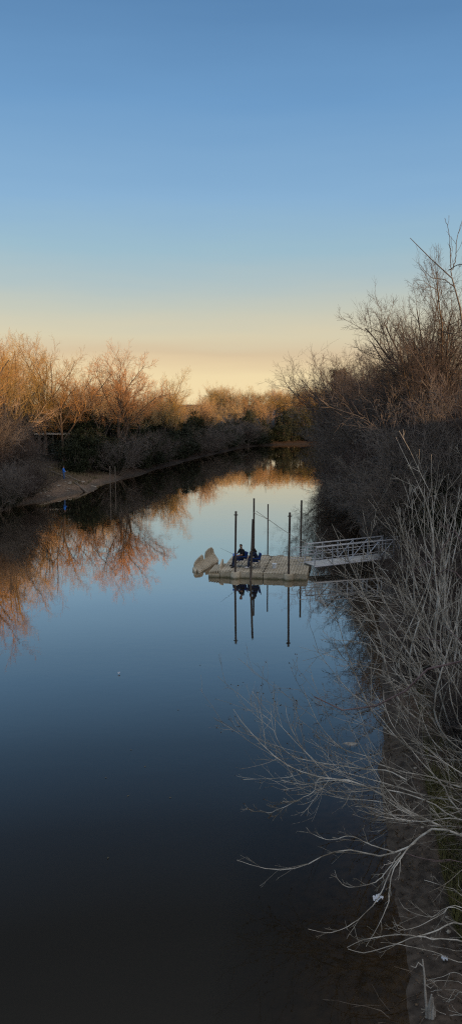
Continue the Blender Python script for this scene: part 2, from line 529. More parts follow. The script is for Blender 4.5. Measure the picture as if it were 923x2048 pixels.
# sunset glow around the sun, behind the viewer
dp = N('ShaderNodeVectorMath'); dp.operation = 'DOT_PRODUCT'
L(tc.outputs['Generated'], dp.inputs[0]); dp.inputs[1].default_value = SUN_DIR
mxw = N('ShaderNodeMath'); mxw.operation = 'MAXIMUM'; mxw.inputs[1].default_value = 0
L(dp.outputs['Value'], mxw.inputs[0])
pw = N('ShaderNodeMath'); pw.operation = 'POWER'; pw.inputs[1].default_value = 3
L(mxw.outputs[0], pw.inputs[0])
bg3 = N('ShaderNodeBackground'); bg3.inputs['Color'].default_value = (1.0, .78, .60, 1)
L(pw.outputs[0], bg3.inputs['Strength'])
a1 = N('ShaderNodeAddShader'); a2 = N('ShaderNodeAddShader')
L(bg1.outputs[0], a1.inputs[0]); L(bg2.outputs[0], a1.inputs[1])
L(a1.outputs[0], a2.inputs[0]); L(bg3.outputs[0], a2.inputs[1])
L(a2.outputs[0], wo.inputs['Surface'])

sl = bpy.data.lights.new('sun', 'SUN')
so = bpy.data.objects.new('sun', sl)
COL.objects.link(so)
sl.energy = 5.0
sl.angle = math.radians(.6)
sl.color = (1, .57, .25)
so.rotation_euler = SUN_DIR.to_track_quat('Z', 'Y').to_euler()
so.location = (60, -30, 40)

scene.view_settings.view_transform = 'Standard'
scene.view_settings.look = 'None'
scene.view_settings.exposure = 0
scene.cycles.max_bounces = 5
scene.cycles.use_denoising = False
scene.cycles.filter_width = 1.2
scene.cycles.transparent_max_bounces = 8


# ------------------------------------------------------------------ tubes (branches)
def nrm(v):
    return v / (np.linalg.norm(v, axis=-1, keepdims=True) + 1e-12)


def tubes_geo(batches):
    cos, fcs = [], []
    base = 0
    for P, R, S in batches:
        Nn, k, _ = P.shape
        if Nn == 0: continue
        T = np.gradient(P, axis=1)
        T = nrm(T)
        md = nrm(P[:, -1] - P[:, 0])
        ax = np.where(np.abs(md[:, 2:3]) < .8, np.array([[0., 0, 1]]), np.array([[1., 0, 0]]))
        U = nrm(np.cross(T, ax[:, None, :]))
        V = np.cross(T, U)
        an = np.arange(S) * 2 * PI / S
        ring = P[:, :, None, :] + R[:, :, None, None] * (U[:, :, None, :] * np.cos(an)[None, None, :, None] + V[:, :, None, :] * np.sin(an)[None, None, :, None])
        cos.append(ring.reshape(-1, 3))
        i = np.arange(Nn)[:, None, None] * (k * S) + np.arange(k - 1)[None, :, None] * S
        j = np.arange(S)[None, None, :]
        j2 = (j + 1) % S
        q = np.stack([i + j, i + j2, i + S + j2, i + S + j], -1).reshape(-1, 4) + base
        fcs.append(q)
        base += Nn * k * S
    return np.vstack(cos), np.vstack(fcs)


def tubes_mesh(name, batches):
    co, fc = tubes_geo(batches)
    return raw_mesh(name, co, fc)


def grow(rg, st, dr, ln, rd, k, wig, trop, tip=.35):
    """k segments per branch; returns points (N,k+1,3) and radii (N,k+1)"""
    n = len(st)
    P = np.zeros((n, k + 1, 3))
    P[:, 0] = st
    d = nrm(dr)
    for i in range(k):
        d = nrm(d + rg.normal(0, wig, (n, 3)) + np.asarray(trop)[None, :] / k)
        P[:, i + 1] = P[:, i] + d * (ln / k)[:, None]
    t = np.linspace(0, 1, k + 1)[None, :]
    R = rd[:, None] * (1 - (1 - tip) * t ** .8)
    return P, R


def sprout(rg, P, R, ln, n, f0, f1, ang, angj, lenr, radr, taper=.5, lenj=.18, az0=None):
    """n children per branch"""
    Nb, kk, _ = P.shape
    k = kk - 1
    t = (f0 + (f1 - f0) * (np.arange(n)[None, :] + rg.uniform(0, 1, (Nb, n))) / n)
    x = np.clip(t * k, 0, k - 1e-6)
    i = x.astype(int)
    fr = (x - i)[..., None]
    b = np.arange(Nb)[:, None]
    st = P[b, i] * (1 - fr) + P[b, i + 1] * fr
    tg = nrm(P[b, i + 1] - P[b, i])
    rr = R[b, i] * (1 - fr[..., 0]) + R[b, i + 1] * fr[..., 0]
    ref = np.where(np.abs(tg[..., 2:3]) < .9, np.array([0., 0, 1]), np.array([1., 0, 0]))
    u = nrm(np.cross(tg, ref))
    v = np.cross(tg, u)
    az = np.arange(n)[None, :] * 2.399 + rg.uniform(0, 6.28, (Nb, 1)) + rg.normal(0, .5, (Nb, n))
    a = np.radians(ang + rg.normal(0, angj, (Nb, n)))[..., None]
    d = tg * np.cos(a) + (u * np.cos(az)[..., None] + v * np.sin(az)[..., None]) * np.sin(a)
    l = ln[:, None] * lenr * (1 - taper * t) * np.exp(rg.normal(0, lenj, (Nb, n)))
    r = np.minimum(rr * radr, rr * .9)
    return st.reshape(-1, 3), d.reshape(-1, 3), l.reshape(-1), r.reshape(-1)


def make_tree(seed, stems, levels, rmin=.008, sides=(8, 6, 4, 3, 3, 3), ntrunk=2, stemk=8, wig0=.05, trop0=(0, 0, .15), tip0=.42):
    rg = np.random.RandomState(seed)
    st = np.array([s[0] for s in stems], float)
    dr = np.array([s[1] for s in stems], float)
    ln = np.array([s[2] for s in stems], float)
    rd = np.array([s[3] for s in stems], float)
    P, R = grow(rg, st, dr, ln, rd, stemk, wig0, trop0, tip0)
    # root flare
    R[:, 0] *= 1.35
    bt = [(P, R, sides[0])]
    for li, lv in enumerate(levels):
        st, dr, ln2, rd = sprout(rg, P, R, ln, lv['n'], lv.get('f0', .25), lv.get('f1', .98), lv['ang'], lv.get('angj', 10), lv['lenr'], lv.get('radr', .6), lv.get('taper', .5))
        rd = np.maximum(rd, rmin)
        P, R = grow(rg, st, dr, ln2, rd, lv['k'], lv.get('wig', .12), lv.get('trop', (0, 0, .3)), lv.get('tip', .4))
        R = np.maximum(R, rmin * .6)
        ln = ln2
        bt.append((P, R, sides[min(li + 1, len(sides) - 1)]))
    return tubes_geo(bt[:ntrunk]), tubes_geo(bt[ntrunk:])


def tree_thing(name, geo, bark, twig, label, cat, group=None):
    (c1, f1), (c2, f2) = geo
    t = empty(name, (0, 0, -500))
    tag(t, label, cat, group)
    link('trunk', raw_mesh('trunk', c1, f1), bark, t)
    link('crown', raw_mesh('crown', c2, f2), twig, t)
    return t


def leaf_cloud(rg, centres, sig, n, size, flat=.7, aspect=.5):
    """n leaf faces spread around clump centres"""
    ci = rg.randint(0, len(centres), n)
    p = centres[ci] + rg.normal(0, 1, (n, 3)) * (sig[ci][:, None] if np.ndim(sig) else sig) * np.array([1, 1, flat])
    a = nrm(rg.normal(0, 1, (n, 3)) + np.array([0, 0, .3]))
    b = nrm(np.cross(a, rg.normal(0, 1, (n, 3))))
    s = size * rg.uniform(.6, 1.4, (n, 1))
    co = np.stack([p - a * s, p + b * s * aspect, p + a * s, p - b * s * aspect], 1).reshape(-1, 3)
    f = np.arange(n * 4).reshape(-1, 4)
    return co, f


def shrub_thing(name, seed, rx, h, nleaf, size, mat, label, cat, group=None, stems=5, shell=.35, nclump=60):
    rg = np.random.RandomState(seed)
    u = nrm(rg.normal(0, 1, (nclump, 3)))
    rr = rg.uniform(shell, 1, (nclump, 1)) ** .6
    c = u * rr * np.array([rx, rx, h * .52]) + np.array([0, 0, h * .48])
    c[:, 2] = np.maximum(c[:, 2], .12 * h * rg.uniform(.3, 1.2, nclump))
    sig = rg.uniform(.09, .20, nclump) * rx
    co, f = leaf_cloud(rg, c, sig, nleaf, size)
    co[:, 2] = np.maximum(co[:, 2], .02)
    t = empty(name, (0, 0, -500))
    tag(t, label, cat, group)
    # stems reach from the base into the clumps
    k = min(nclump, stems * 6)
    P = np.zeros((k, 5, 3)); R = np.zeros((k, 5))
    b0 = rg.normal(0, .12 * rx, (k, 3)) * np.array([1, 1, 0])
    for i in range(5):
        q = i / 4
        P[:, i] = b0 * (1 - q) + c[:k] * np.array([1, 1, 1]) * q + rg.normal(0, .05, (k, 3)) * (0 < i < 4) + np.array([0, 0, .25 * h * q * (1 - q)])
        R[:, i] = .045 * (1 - .8 * q) * (h / 4)
    link('trunk', tubes_mesh('trunk', [(P, R, 5)]), M['bark'], t)
    link('crown', raw_mesh('crown', co, f, False), mat, t)
    return t


# ---------------------------------------------------------------- prototypes
UP = (0, 0, 1)
LV_SPREAD = [dict(n=8, ang=40, angj=13, lenr=1.0, k=7, f0=.38, f1=1.0, taper=.22, trop=(0, 0, .22), wig=.10, radr=.66),
             dict(n=9, ang=42, lenr=.46, k=5, f0=.22, f1=1.0, taper=.30, trop=(0, 0, .25), wig=.13, radr=.58),
             dict(n=8, ang=40, lenr=.46, k=4, f0=.15, f1=1.0, taper=.3, trop=(0, 0, .2), wig=.15, radr=.5),
             dict(n=6, ang=36, lenr=.55, k=3, f0=.15, f1=1.0, taper=.3, trop=(0, 0, .15), wig=.16, radr=.55)]
LV_TALL = [dict(n=9, ang=30, angj=10, lenr=.72, k=6, f0=.42, f1=1.0, taper=.30, trop=(0, 0, .28), wig=.10, radr=.62),
           dict(n=8, ang=38, lenr=.48, k=5, f0=.2, f1=1.0, taper=.3, trop=(0, 0, .25), wig=.13, radr=.58),
           dict(n=8, ang=38, lenr=.48, k=4, f0=.15, f1=1.0, taper=.3, trop=(0, 0, .2), wig=.15, radr=.5),
           dict(n=5, ang=36, lenr=.55, k=3, f0=.15, f1=1.0, taper=.3, trop=(0, 0, .15), wig=.16, radr=.55)]
LV_BUSH = [dict(n=8, ang=34, lenr=.5, k=5, f0=.2, taper=.4, trop=(0, 0, .15), wig=.14, radr=.6),
           dict(n=8, ang=38, lenr=.5, k=4, f0=.12, taper=.3, trop=(0, 0, .1), wig=.16, radr=.6),
           dict(n=5, ang=38, lenr=.55, k=3, f0=.1, taper=.3, trop=(0, 0, .05), wig=.2, radr=.65)]


def bush_stems(seed, n, ln, spread, r, rb=.5):
    rg = random.Random(seed)
    out = []
    for i in range(n):
        a = rg.uniform(0, 2 * PI)
        sp_ = rg.uniform(.15, 1) * spread
        out.append(((rb * math.cos(a) * rg.random(), rb * math.sin(a) * rg.random(), -.1), (math.cos(a) * sp_, math.sin(a) * sp_, 1), ln * rg.uniform(.7, 1.15), r * rg.uniform(.7, 1.2)))
    return out


def pine_thing(seed):
    rg = np.random.RandomState(seed)
    H = 15.0
    P, R = grow(rg, np.array([[0, 0, -.2]]), np.array([[.02, 0, 1.]]), np.array([H]), np.array([.24]), 10, .03, UP, .2)
    st, d, l, r = sprout(rg, P, R, np.array([H]), 34, .45, .99, 68, 8, .30, .4, .6)
    P1, R1 = grow(rg, st, d, l, np.maximum(r, .02), 4, .1, (0, 0, .35), .3)
    tips = np.vstack([P1[:, -1], P1[:, 2], P1[:, 3]])
    co, f = leaf_cloud(rg, tips, np.full(len(tips), .38), 11000, .20, .6, .22)
    t = empty('pine_tree', (0, 0, -500))
    tag(t, 'dark green pine showing above the bare trees on the right bank', 'pine tree')
    link('trunk', tubes_mesh('trunk', [(P, R, 8), (P1, R1, 5)]), M['bark'], t)
    link('crown', raw_mesh('crown', co, f, False), M['pine'], t)
    return t


CLEAR = True


def place(proto, used, x, y, rz, sc, label, group=None, name=None, dz=-.05, tilt=(0, 0)):
    z = hz(x, y) + dz
    if CLEAR and 'evergreen' in proto.name or 'bush' in proto.name:       # keep the view into the shelter clearing open
        pxx = 461.5 + x / (y * c_ + .08 * y) * F
        if 74 < pxx < 166 and 92 < y < 117: return None
    if proto.name not in used:
        used.add(proto.name)
        proto.location = (x, y, z)
        proto.rotation_euler = (tilt[0], tilt[1], rz)
        proto.scale = (sc, sc, sc) if not isinstance(sc, tuple) else sc
        proto['label'] = label
        if group: proto['group'] = group
        return proto
    return copy_thing(proto, (x, y, z), rz, sc, label, group, tilt)


used = set()
# hero tree of the left bank: two leaning trunks, broad crown  (16 m)
hero = tree_thing('spreading_tree',
                  make_tree(11, [((0, 0, -.2), (.06, 0, 1), 8.2, .27), ((.5, .3, -.2), (.42, -.1, 1), 7.6, .25), ((-.3, .2, -.2), (-.34, .1, 1), 7.4, .20)],
                            [dict(n=7, ang=36, angj=12, lenr=.95, k=8, f0=.40, f1=1.0, taper=.2, trop=(0, 0, .24), wig=.10, radr=.58)] + [dict(LV_SPREAD[1], n=10), dict(LV_SPREAD[2], n=9), dict(LV_SPREAD[3], n=7)], rmin=.0095, ntrunk=3, wig0=.08),
                  M['bark'], M['twig_orange'], 'large spreading bare tree with leaning twin trunks at the left shoreline, crown glowing orange', 'tree')
place(hero, used, -16.6, 110, .2, 1.12, hero['label'])

def mk(seed, stems, lv, twig, **k):
    geo = make_tree(seed, [(a, b, c, d * 1.15) for a, b, c, d in stems], lv, rmin=.0085, **k)
    return geo, np.percentile(geo[1][0][:, 2], [99.7, 95])


gA = mk(21, [((0, 0, -.2), (.03, 0, 1), 10.5, .24)], LV_TALL, None, wig0=.04)
gB = mk(22, [((0, 0, -.2), (-.05, .03, 1), 9.5, .21), ((.3, .1, -.2), (.25, .03, 1), 8.5, .16)], LV_TALL, None, wig0=.05)
gC = mk(23, [((0, 0, -.2), (.05, .05, 1), 7.0, .24)], LV_SPREAD, None, wig0=.05)
gD = mk(24, [((0, 0, -.2), (0, .05, 1), 8.5, .18), ((.2, .1, -.2), (.3, .1, 1), 7.5, .14), ((-.2, .1, -.2), (-.28, -.1, 1), 8, .14)], LV_TALL, None, wig0=.06)
gE = mk(25, [((0, 0, -.2), (0, .0, 1), 8.6, .20)], LV_SPREAD, None, wig0=.05)
gF = mk(26, [((0, 0, -.2), (.08, .0, 1), 7.5, .20), ((.1, .2, -.2), (-.30, .0, 1), 7, .16)], LV_SPREAD, None, wig0=.06)
HT = {}


def proto(g, twig):
    t = tree_thing('bare_tree', g[0], M['bark'], M[twig], '', 'tree')
    HT[t.name] = float(g[1][1 if 'dark' in twig or twig in ('twig_red', 'twig_grey') else 0])
    return t


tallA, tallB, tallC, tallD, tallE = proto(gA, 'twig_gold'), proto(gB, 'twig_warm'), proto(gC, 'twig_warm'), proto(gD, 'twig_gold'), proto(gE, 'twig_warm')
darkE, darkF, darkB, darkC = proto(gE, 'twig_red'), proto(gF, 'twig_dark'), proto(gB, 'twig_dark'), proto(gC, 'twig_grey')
gbA = make_tree(31, bush_stems(1, 16, 4.6, .8, .05), LV_BUSH, rmin=.009, ntrunk=1, stemk=6, sides=(5, 4, 3, 3))
darkBush = tree_thing('bare_bush', gbA, M['bark'], M['twig_dark'], '', 'bush')
bushA = tree_thing('bare_bush', gbA, M['bark'], M['twig_grey'], '', 'bush')
bushB = tree_thing('bare_bush', make_tree(32, bush_stems(2, 18, 5.2, 1.1, .05), LV_BUSH, rmin=.009, ntrunk=1, stemk=6, sides=(5, 4, 3, 3), trop0=(0, 0, -.25)), M['bark'], M['twig_grey'], '', 'bush')
bushC = tree_thing('bare_bush', make_tree(33, bush_stems(3, 14, 4.2, 1.0, .045), LV_BUSH, rmin=.009, ntrunk=1, stemk=6, sides=(5, 4, 3, 3)), M['bark'], M['twig_red'], '', 'bush')
evA = shrub_thing('evergreen_shrub', 41, 2.2, 4.4, 6500, .10, M['leaf_dark'], '', 'shrub')
evB = shrub_thing('evergreen_shrub', 42, 2.6, 3.6, 6500, .10, M['leaf_dark'], '', 'shrub')
evC = shrub_thing('evergreen_shrub', 43, 1.9, 5.6, 6500, .11, M['leaf_dark'], '', 'shrub')
evD = shrub_thing('olive_tree', 44, 2.6, 8.0, 8000, .11, M['leaf_olive'], '', 'tree')
R_ = random.Random(5)


def bank_pt(C, Y, d, side):
    """point d metres inland from the bank at world y"""
    k = int(np.argmin(np.abs(C[:, 1] - Y) + 1000 * (C[:, 1] < Y - 40)))
    k = min(max(k, 1), len(C) - 2)
    tg = C[k + 1] - C[k - 1]
    tg = tg / np.linalg.norm(tg)
    n = np.array([-tg[1], tg[0]]) * side
    x = np.interp(Y, C[:, 1], C[:, 0]) if C[k, 0] < 40 else C[k, 0]
    return x + n[0] * d, Y + n[1] * d


# named trees of the left bank ------------------------------------------------
def px_tree(proto, px, Y, ztop, H, rz, label, group=None, sx=None):
    x = A(px, 900, Y)[0]
    H = HT.get(proto.name, H)
    s = (ztop - hz(x, Y)) / H
    return place(proto, used, x, Y, rz, s if sx is None else (s * sx, s * sx, s), label, group)


px_tree(tallA, 92, 112, 20.0, 17.5, .4, 'tall pale trunked bare tree rising over the dark shelter roof, left bank')
px_tree(tallE, 128, 106, 19.0, 17.8, 2.0, 'slim dark trunked bare tree with rounded top just right of the shelter')
px_tree(tallD, 30, 104, 18.4, 14.5, 1.0, 'golden multi stemmed bare tree above the grey thicket at the left edge')
px_tree(tallB, -6, 98, 18.6, 17.0, 2.5, 'bare tree cut by the left edge of the view with golden upper twigs')
px_tree(tallA, 14, 84, 17.2, 17, 5.0, 'nearest golden bare tree rising straight out of the grey thicket')
px_tree(tallC, -45, 79, 16.8, 17, 4.2, 'spreading bare tree at the far left edge whose reflection reaches lowest')
px_tree(tallB, 60, 128, 19.5, 17.0, 5.1, 'golden crowned bare tree deep in the wood behind the shelter')
px_tree(tallC, 165, 124, 13.2, 15.0, .3, 'reddish bare tree in the gap between shelter and big spreading tree')
px_tree(tallD, 205, 132, 13.8, 14.5, 3.0, 'golden bare tree directly behind the left half of the big spreading tree')
px_tree(tallA, 342, 150, 16.9, 17.5, 4.0, 'thin spire topped bare tree rising right of the big spreading tree')
px_tree(tallE, 300, 140, 13.6, 17.8, 1.0, 'orange bare tree just behind the right half of the big spreading tree')

# the wood along the left bank
row = 'bare trees of the sunlit wood along the left bank'
for Y in np.arange(88, 192, 5.0):
    for dmin, dmax in ((5, 10), (13, 24)):
        if dmin == 5 and Y < 120: continue
        d = R_.uniform(dmin, dmax)
        x, y = bank_pt(LC, Y + R_.uniform(-2, 2), d, 1)
        p = R_.choice([tallA, tallB, tallC, tallD, tallB, tallD])
        H = HT[p.name]
        top = np.interp(Y, [88, 105, 120, 140, 155, 170, 190], [16.0, 14.5, 12.2, 11.2, 10.4, 9.6, 9.0]) * R_.uniform(.72, 1.12)
        place(p, used, x, y, R_.uniform(0, 6.28), max(top, 5) / H * 1.0, 'bare tree with orange lit crown in the wood lining the left bank', row)
row2 = 'evergreen shrubs under the left bank wood'
for Y in np.arange(98, 190, 2.6):
    d = R_.uniform(.9, 2.6) + (2.5 if Y < 104 else 0)
    x, y = bank_pt(LC, Y, d, 1)
    place(R_.choice([evA, evB, evC, evA]), used, x, y, R_.uniform(0, 6.28), R_.uniform(.75, 1.15), 'dark evergreen shrub at the foot of the left bank wood', row2)
    if R_.random() < .75:
        x, y = bank_pt(LC, Y + 1, d + R_.uniform(4, 7), 1)
        place(R_.choice([evC, evC, evA, evB]), used, x, y, R_.uniform(0, 6.28), R_.uniform(1.0, 1.35), 'dark evergreen shrub at the foot of the left bank wood', row2)
row3 = 'bare bushes overhanging the left waterline'
for Y in np.arange(103, 186, 3.4):
    x, y = bank_pt(LC, Y + R_.uniform(-1, 1), R_.uniform(.5, 2.4), 1)
    place(R_.choice([bushA, bushB, bushC]), used, x, y, R_.uniform(0, 6.28), R_.uniform(.6, 1.05), 'leafless grey bush overhanging the left waterline', row3)
# evergreens around the shelter clearing
for (px, Y, s, p) in [(168, 101, 1.0, evC), (185, 104, 1.1, evA), (205, 106, 1.0, evC), (176, 114, 1.2, evA), (60, 108, 1.2, evC), (215, 113, 1.2, evC), (150, 122, 1.2, evA), (110, 126, 1.3, evC), (75, 126, 1.3, evA), (95, 121, 1.2, evB), (130, 119, 1.1, evA), (60, 120, 1.3, evA), (115, 119.5, 1.1, evB), (165, 118, 1.3, evC), (142, 126, 1.3, evC), (45, 122, 1.4, evC)]:
    x = A(px, 900, Y)[0]
    place(p, used, x, Y, R_.uniform(0, 6), s, 'dark evergreen shrub in the shade around the shelter clearing', 'evergreen shrubs around the shelter')
# thicket at the left edge, close to the water
for i, (x, y, s, p) in enumerate([(-21.6, 79.0, 1.35, bushA), (-23.4, 76.5, 1.5, bushB), (-22.6, 82.5, 1.45, bushC), (-25.5, 81, 1.6, bushA), (-24.2, 86, 1.5, bushB), (-22.2, 85.6, 1.15, bushA),
                                  (-27, 88, 1.6, bushC), (-23.4, 73.5, 1.25, bushC), (-26, 77, 1.6, bushB)]):
    place(p, used, x - 2.6, y, i * 1.3, s * .92, 'grey leafless bush in the thicket at the left edge of the water', 'grey thicket at the left edge')
for i, (x, y, s, p) in enumerate([(-22.4, 78.5, 1.0, evB), (-24.5, 79.5, 1.25, evA), (-22.6, 84, 1.0, evB), (-25.5, 84.5, 1.3, evA), (-23.6, 75.0, .9, evB), (-28, 82, 1.5, evC)]):
    place(p, used, x - 2.4, y, i * 1.7, s * .9, 'dark green shrub inside the grey thicket at the left edge', 'evergreens in the left thicket')

for i, (px, yy, sc_, p) in enumerate([(8, 73, .75, bushA), (34, 77, .70, bushC), (58, 79.5, .62, bushB), (-10, 71, .8, bushB), (20, 75.5, .6, bushC), (70, 83, .55, bushA)]):
    place(p, used, A(px, 900, yy)[0], yy, i * 2.1, sc_, 'low grey bush at the water edge in front of the left thicket', 'low bushes before the left thicket')
for i, (px, yy, sc_) in enumerate([(15, 74.5, .5), (45, 79, .5), (-5, 73, .6)]):
    place(evB, used, A(px, 900, yy)[0], yy, i * 2.1, sc_, 'low dark green shrub at the water edge before the left thicket', 'low evergreens before the left thicket')

# far wood closing the view -----------------------------------------------------
fw = 'trees of the far wood closing the river bend'
for i in range(78):
    x = R_.uniform(-4, 60)
    y = 200 + (x / 60) * 10 + R_.uniform(2, 34) + max(0, 6 - x) * .6
    p = R_.choice([tallB, tallD, tallC, tallD, tallA])
    H = HT[p.name]
    place(p, used, x, y, R_.uniform(0, 6.28), R_.uniform(7.8, 10.0) / H * (1 + (y - 200) / 170), 'golden lit bare tree in the far wood closing the river bend', fw)
for i in range(34):
    x = -2 + i * 1.35
    y0 = np.interp(x, [3, 10, 22, 45], [180, 188, 193, 200])
    place(R_.choice([evA, evB, evC]), used, x, y0 + R_.uniform(.8, 3.5), R_.uniform(0, 6), R_.uniform(.6, .9), 'dark evergreen shrub along the far shore at the river bend', 'evergreen shrubs along the far shore')
for i, (x, y, s) in enumerate([(19, 203, .88), (22, 205, .95), (16, 205, .82), (25, 206, .9), (5, 198, .75), (28, 210, .9)]):
    place(evD, used, x, y, i * 1.1, s, 'olive gold evergreen tree catching sun behind the far shore', 'olive evergreens of the far shore')

# right bank ------------------------------------------------------------------------
bigR = tree_thing('bare_tree', make_tree(51, [((0, 0, -.2), (.02, 0, 1), 9.5, .34), ((.4, .2, -.2), (.45, .1, 1), 9, .26), ((-.3, -.1, -.2), (-.36, -.05, 1), 8.5, .24)],
                  [dict(n=10, ang=34, angj=11, lenr=.78, k=7, f0=.45, f1=1.0, taper=.22, trop=(0, 0, .34), wig=.09, radr=.62)] + [dict(LV_SPREAD[1], n=10), dict(LV_SPREAD[2], n=9), LV_SPREAD[3]], rmin=.008, ntrunk=3, wig0=.06),
                  M['bark'], M['twig_dark'], 'tallest bare tree on the right bank with many fine upright twigs against the sky', 'tree')
HT[bigR.name] = float(np.percentile([v.co.z for v in bigR.children[1].data.vertices], 97.5))
px_tree(bigR, 846, 62, 18.4, 18, .5, bigR['label'], sx=.74)
px_tree(darkC, 868, 66, 17.4, 18, 1.5, 'upright grey bare tree just right of the tallest right bank tree')
px_tree(darkC, 798, 70, 14.8, 18, 4.1, 'rounded grey bare tree on the left shoulder of the tallest right bank tree', sx=.9)
px_tree(darkB, 925, 64, 13.2, 18, 2.7, 'slender bare tree with pale forks at the extreme right edge')
px_tree(darkF, 676, 114, 14.6, 18, .4, 'outermost bare tree of the right bank, reaching farthest left against the sky')
px_tree(darkC, 704, 108, 15.0, 18, 2.9, 'grey bare tree directly in front of the pine', sx=1.15)
px_tree(darkC, 732, 104, 15.4, 18, 5.2, 'round grey bare tree between the pine and the reddish trees', sx=1.15)
px_tree(darkF, 752, 92, 14.8, 18, 3.6, 'spreading grey bare tree above the reddish trees of the right slope', sx=1.1)
px_tree(darkE, 905, 58, 15.6, 17.8, 2.2, 'bare tree at the right edge with reddish brown twigs beside the tallest tree')
px_tree(darkF, 716, 112, 15.8, 16.5, 1.2, 'broad bare tree leaning over the water at the far end of the right bank', sx=1.15)
px_tree(darkF, 690, 118, 15.6, 16.5, 3.3, 'lower bare tree reaching left over the river beside the pine')
pine = pine_thing(61)
px_tree(pine, 676, 122, 14.6, 15.0, 0, pine['label'])
px_tree(darkE, 768, 84, 13.8, 17.8, 5.0, 'reddish bare tree filling the slope between pine and tallest tree')
px_tree(darkF, 806, 72, 13.0, 16.5, 2.0, 'grey bare tree low in front of the tallest right bank tree')
px_tree(darkE, 737, 98, 13.4, 17.8, 3.9, 'slim reddish bare tree rising behind the right bank bushes near the pine')
px_tree(darkF, 880, 70, 14.4, 16.5, 4.4, 'grey bare tree behind the pair at the right edge')
grR = 'bare trees massed on the right bank slope'
for Y in np.arange(50, 178, 4.2):
    for dmin, dmax in ((4, 9), (11, 20)):
        if Y > 112: dmin, dmax = dmin + 5, dmax + 5
        x, y = bank_pt(RC, Y + R_.uniform(-2, 2), R_.uniform(dmin, dmax), -1)
        p = R_.choice([darkC, darkF, darkE, darkF, darkB])
        H = HT[p.name]
        top = np.interp(Y, [50, 75, 110, 150, 178], [9.0, 9.8, 8.8, 8.2, 8.2]) * R_.uniform(.85, 1.1)
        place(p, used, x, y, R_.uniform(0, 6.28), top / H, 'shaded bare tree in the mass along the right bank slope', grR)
grB = 'bare bushes overhanging the right waterline'
for Y in np.arange(49, 176, 2.0):
    x, y = bank_pt(RC, Y + R_.uniform(-1, 1), R_.uniform(.4, 2.6) + (1.6 if Y > 112 else 0), -1)
    place(R_.choice([bushA, bushB, bushB, bushC]), used, x, y, R_.uniform(0, 6.28), R_.uniform(.75, 1.2), 'shaded leafless bush overhanging the water on the right bank', grB)
for Y in np.arange(50, 150, 4.0):
    x, y = bank_pt(RC, Y, R_.uniform(3.0, 8), -1)
    place(R_.choice([bushA, bushB, bushC]), used, x, y, R_.uniform(0, 6.28), R_.uniform(1.2, 1.7), 'tall shaded leafless bush higher on the right bank slope', 'tall bushes on the right bank slope')
for Y in np.arange(47, 176, 2.6):
    x, y = bank_pt(RC, Y, R_.uniform(1.8, 7), -1)
    place(R_.choice([evA, evB, evC]), used, x, y, R_.uniform(0, 6.28), R_.uniform(.7, 1.25), 'dark evergreen shrub among the right bank bushes', 'evergreen shrubs of the right bank')


# ==================================================================== objects
def bm_box(bm, c, s, rot=None, bev=0.0):
    r = bmesh.ops.create_cube(bm, size=1.0)
    vs = r['verts']
    for v in vs:
        v.co = Vector((v.co.x * s[0], v.co.y * s[1], v.co.z * s[2]))
    if bev > 0:
        es = list({e for v in vs for e in v.link_edges})
        b = bmesh.ops.bevel(bm, geom=es, offset=bev, segments=2, affect='EDGES', profile=.6)
        vs = list({v for f in b['faces'] for v in f.verts} | {v for v in vs if v.is_valid})
    for v in vs:
        if rot is not None: v.co = rot @ v.co
        v.co += Vector(c)
    return vs


def bm_tube(bm, pts, rad, seg=8, caps=True):
    """round bar along points; rad may be a list"""
    pts = [Vector(p) for p in pts]
    if not isinstance(rad, (list, tuple)): rad = [rad] * len(pts)
    rings = []
    u = None
    for i, p in enumerate(pts):
        t = (pts[min(i + 1, len(pts) - 1)] - pts[max(i - 1, 0)]).normalized()
        if u is None:
            ref = Vector((0, 0, 1)) if abs(t.z) < .9 else Vector((1, 0, 0))
            u = t.cross(ref).normalized()
        else:
            u = (u - t * u.dot(t)).normalized()
        v = t.cross(u)
        rings.append([bm.verts.new(p + (u * math.cos(a) + v * math.sin(a)) * rad[i]) for a in [2 * PI * k / seg for k in range(seg)]])
    for a, b in zip(rings[:-1], rings[1:]):
        for k in range(seg):
            bm.faces.new((a[k], a[(k + 1) % seg], b[(k + 1) % seg], b[k]))
    if caps:
        bm.faces.new(rings[0][::-1]); bm.faces.new(rings[-1])


def bm_ball(bm, c, r, rot=None, seg=12):
    if not isinstance(r, (tuple, list)): r = (r, r, r)
    res = bmesh.ops.create_uvsphere(bm, u_segments=seg, v_segments=max(6, seg // 2 + 2), radius=1)
    for v in res['verts']:
        v.co = Vector((v.co.x * r[0], v.co.y * r[1], v.co.z * r[2]))
        if rot is not None: v.co = rot @ v.co
        v.co += Vector(c)


def bm_cap(bm, p0, p1, r0, r1, seg=12):
    """tapered limb with round ends"""
    p0, p1 = Vector(p0), Vector(p1)
    bm_ball(bm, p0, r0, seg=seg); bm_ball(bm, p1, r1, seg=seg)
    bm_tube(bm, [p0, p1], [r0, r1], seg)


def out(name, bm, mat, parent=None, smooth=False):
    me = bpy.data.meshes.new(name)
    bmesh.ops.recalc_face_normals(bm, faces=bm.faces)
    bm.to_mesh(me)
    bm.free()
    if smooth:
        me.polygons.foreach_set('use_smooth', [True] * len(me.polygons))
    return link(name, me, mat, parent)


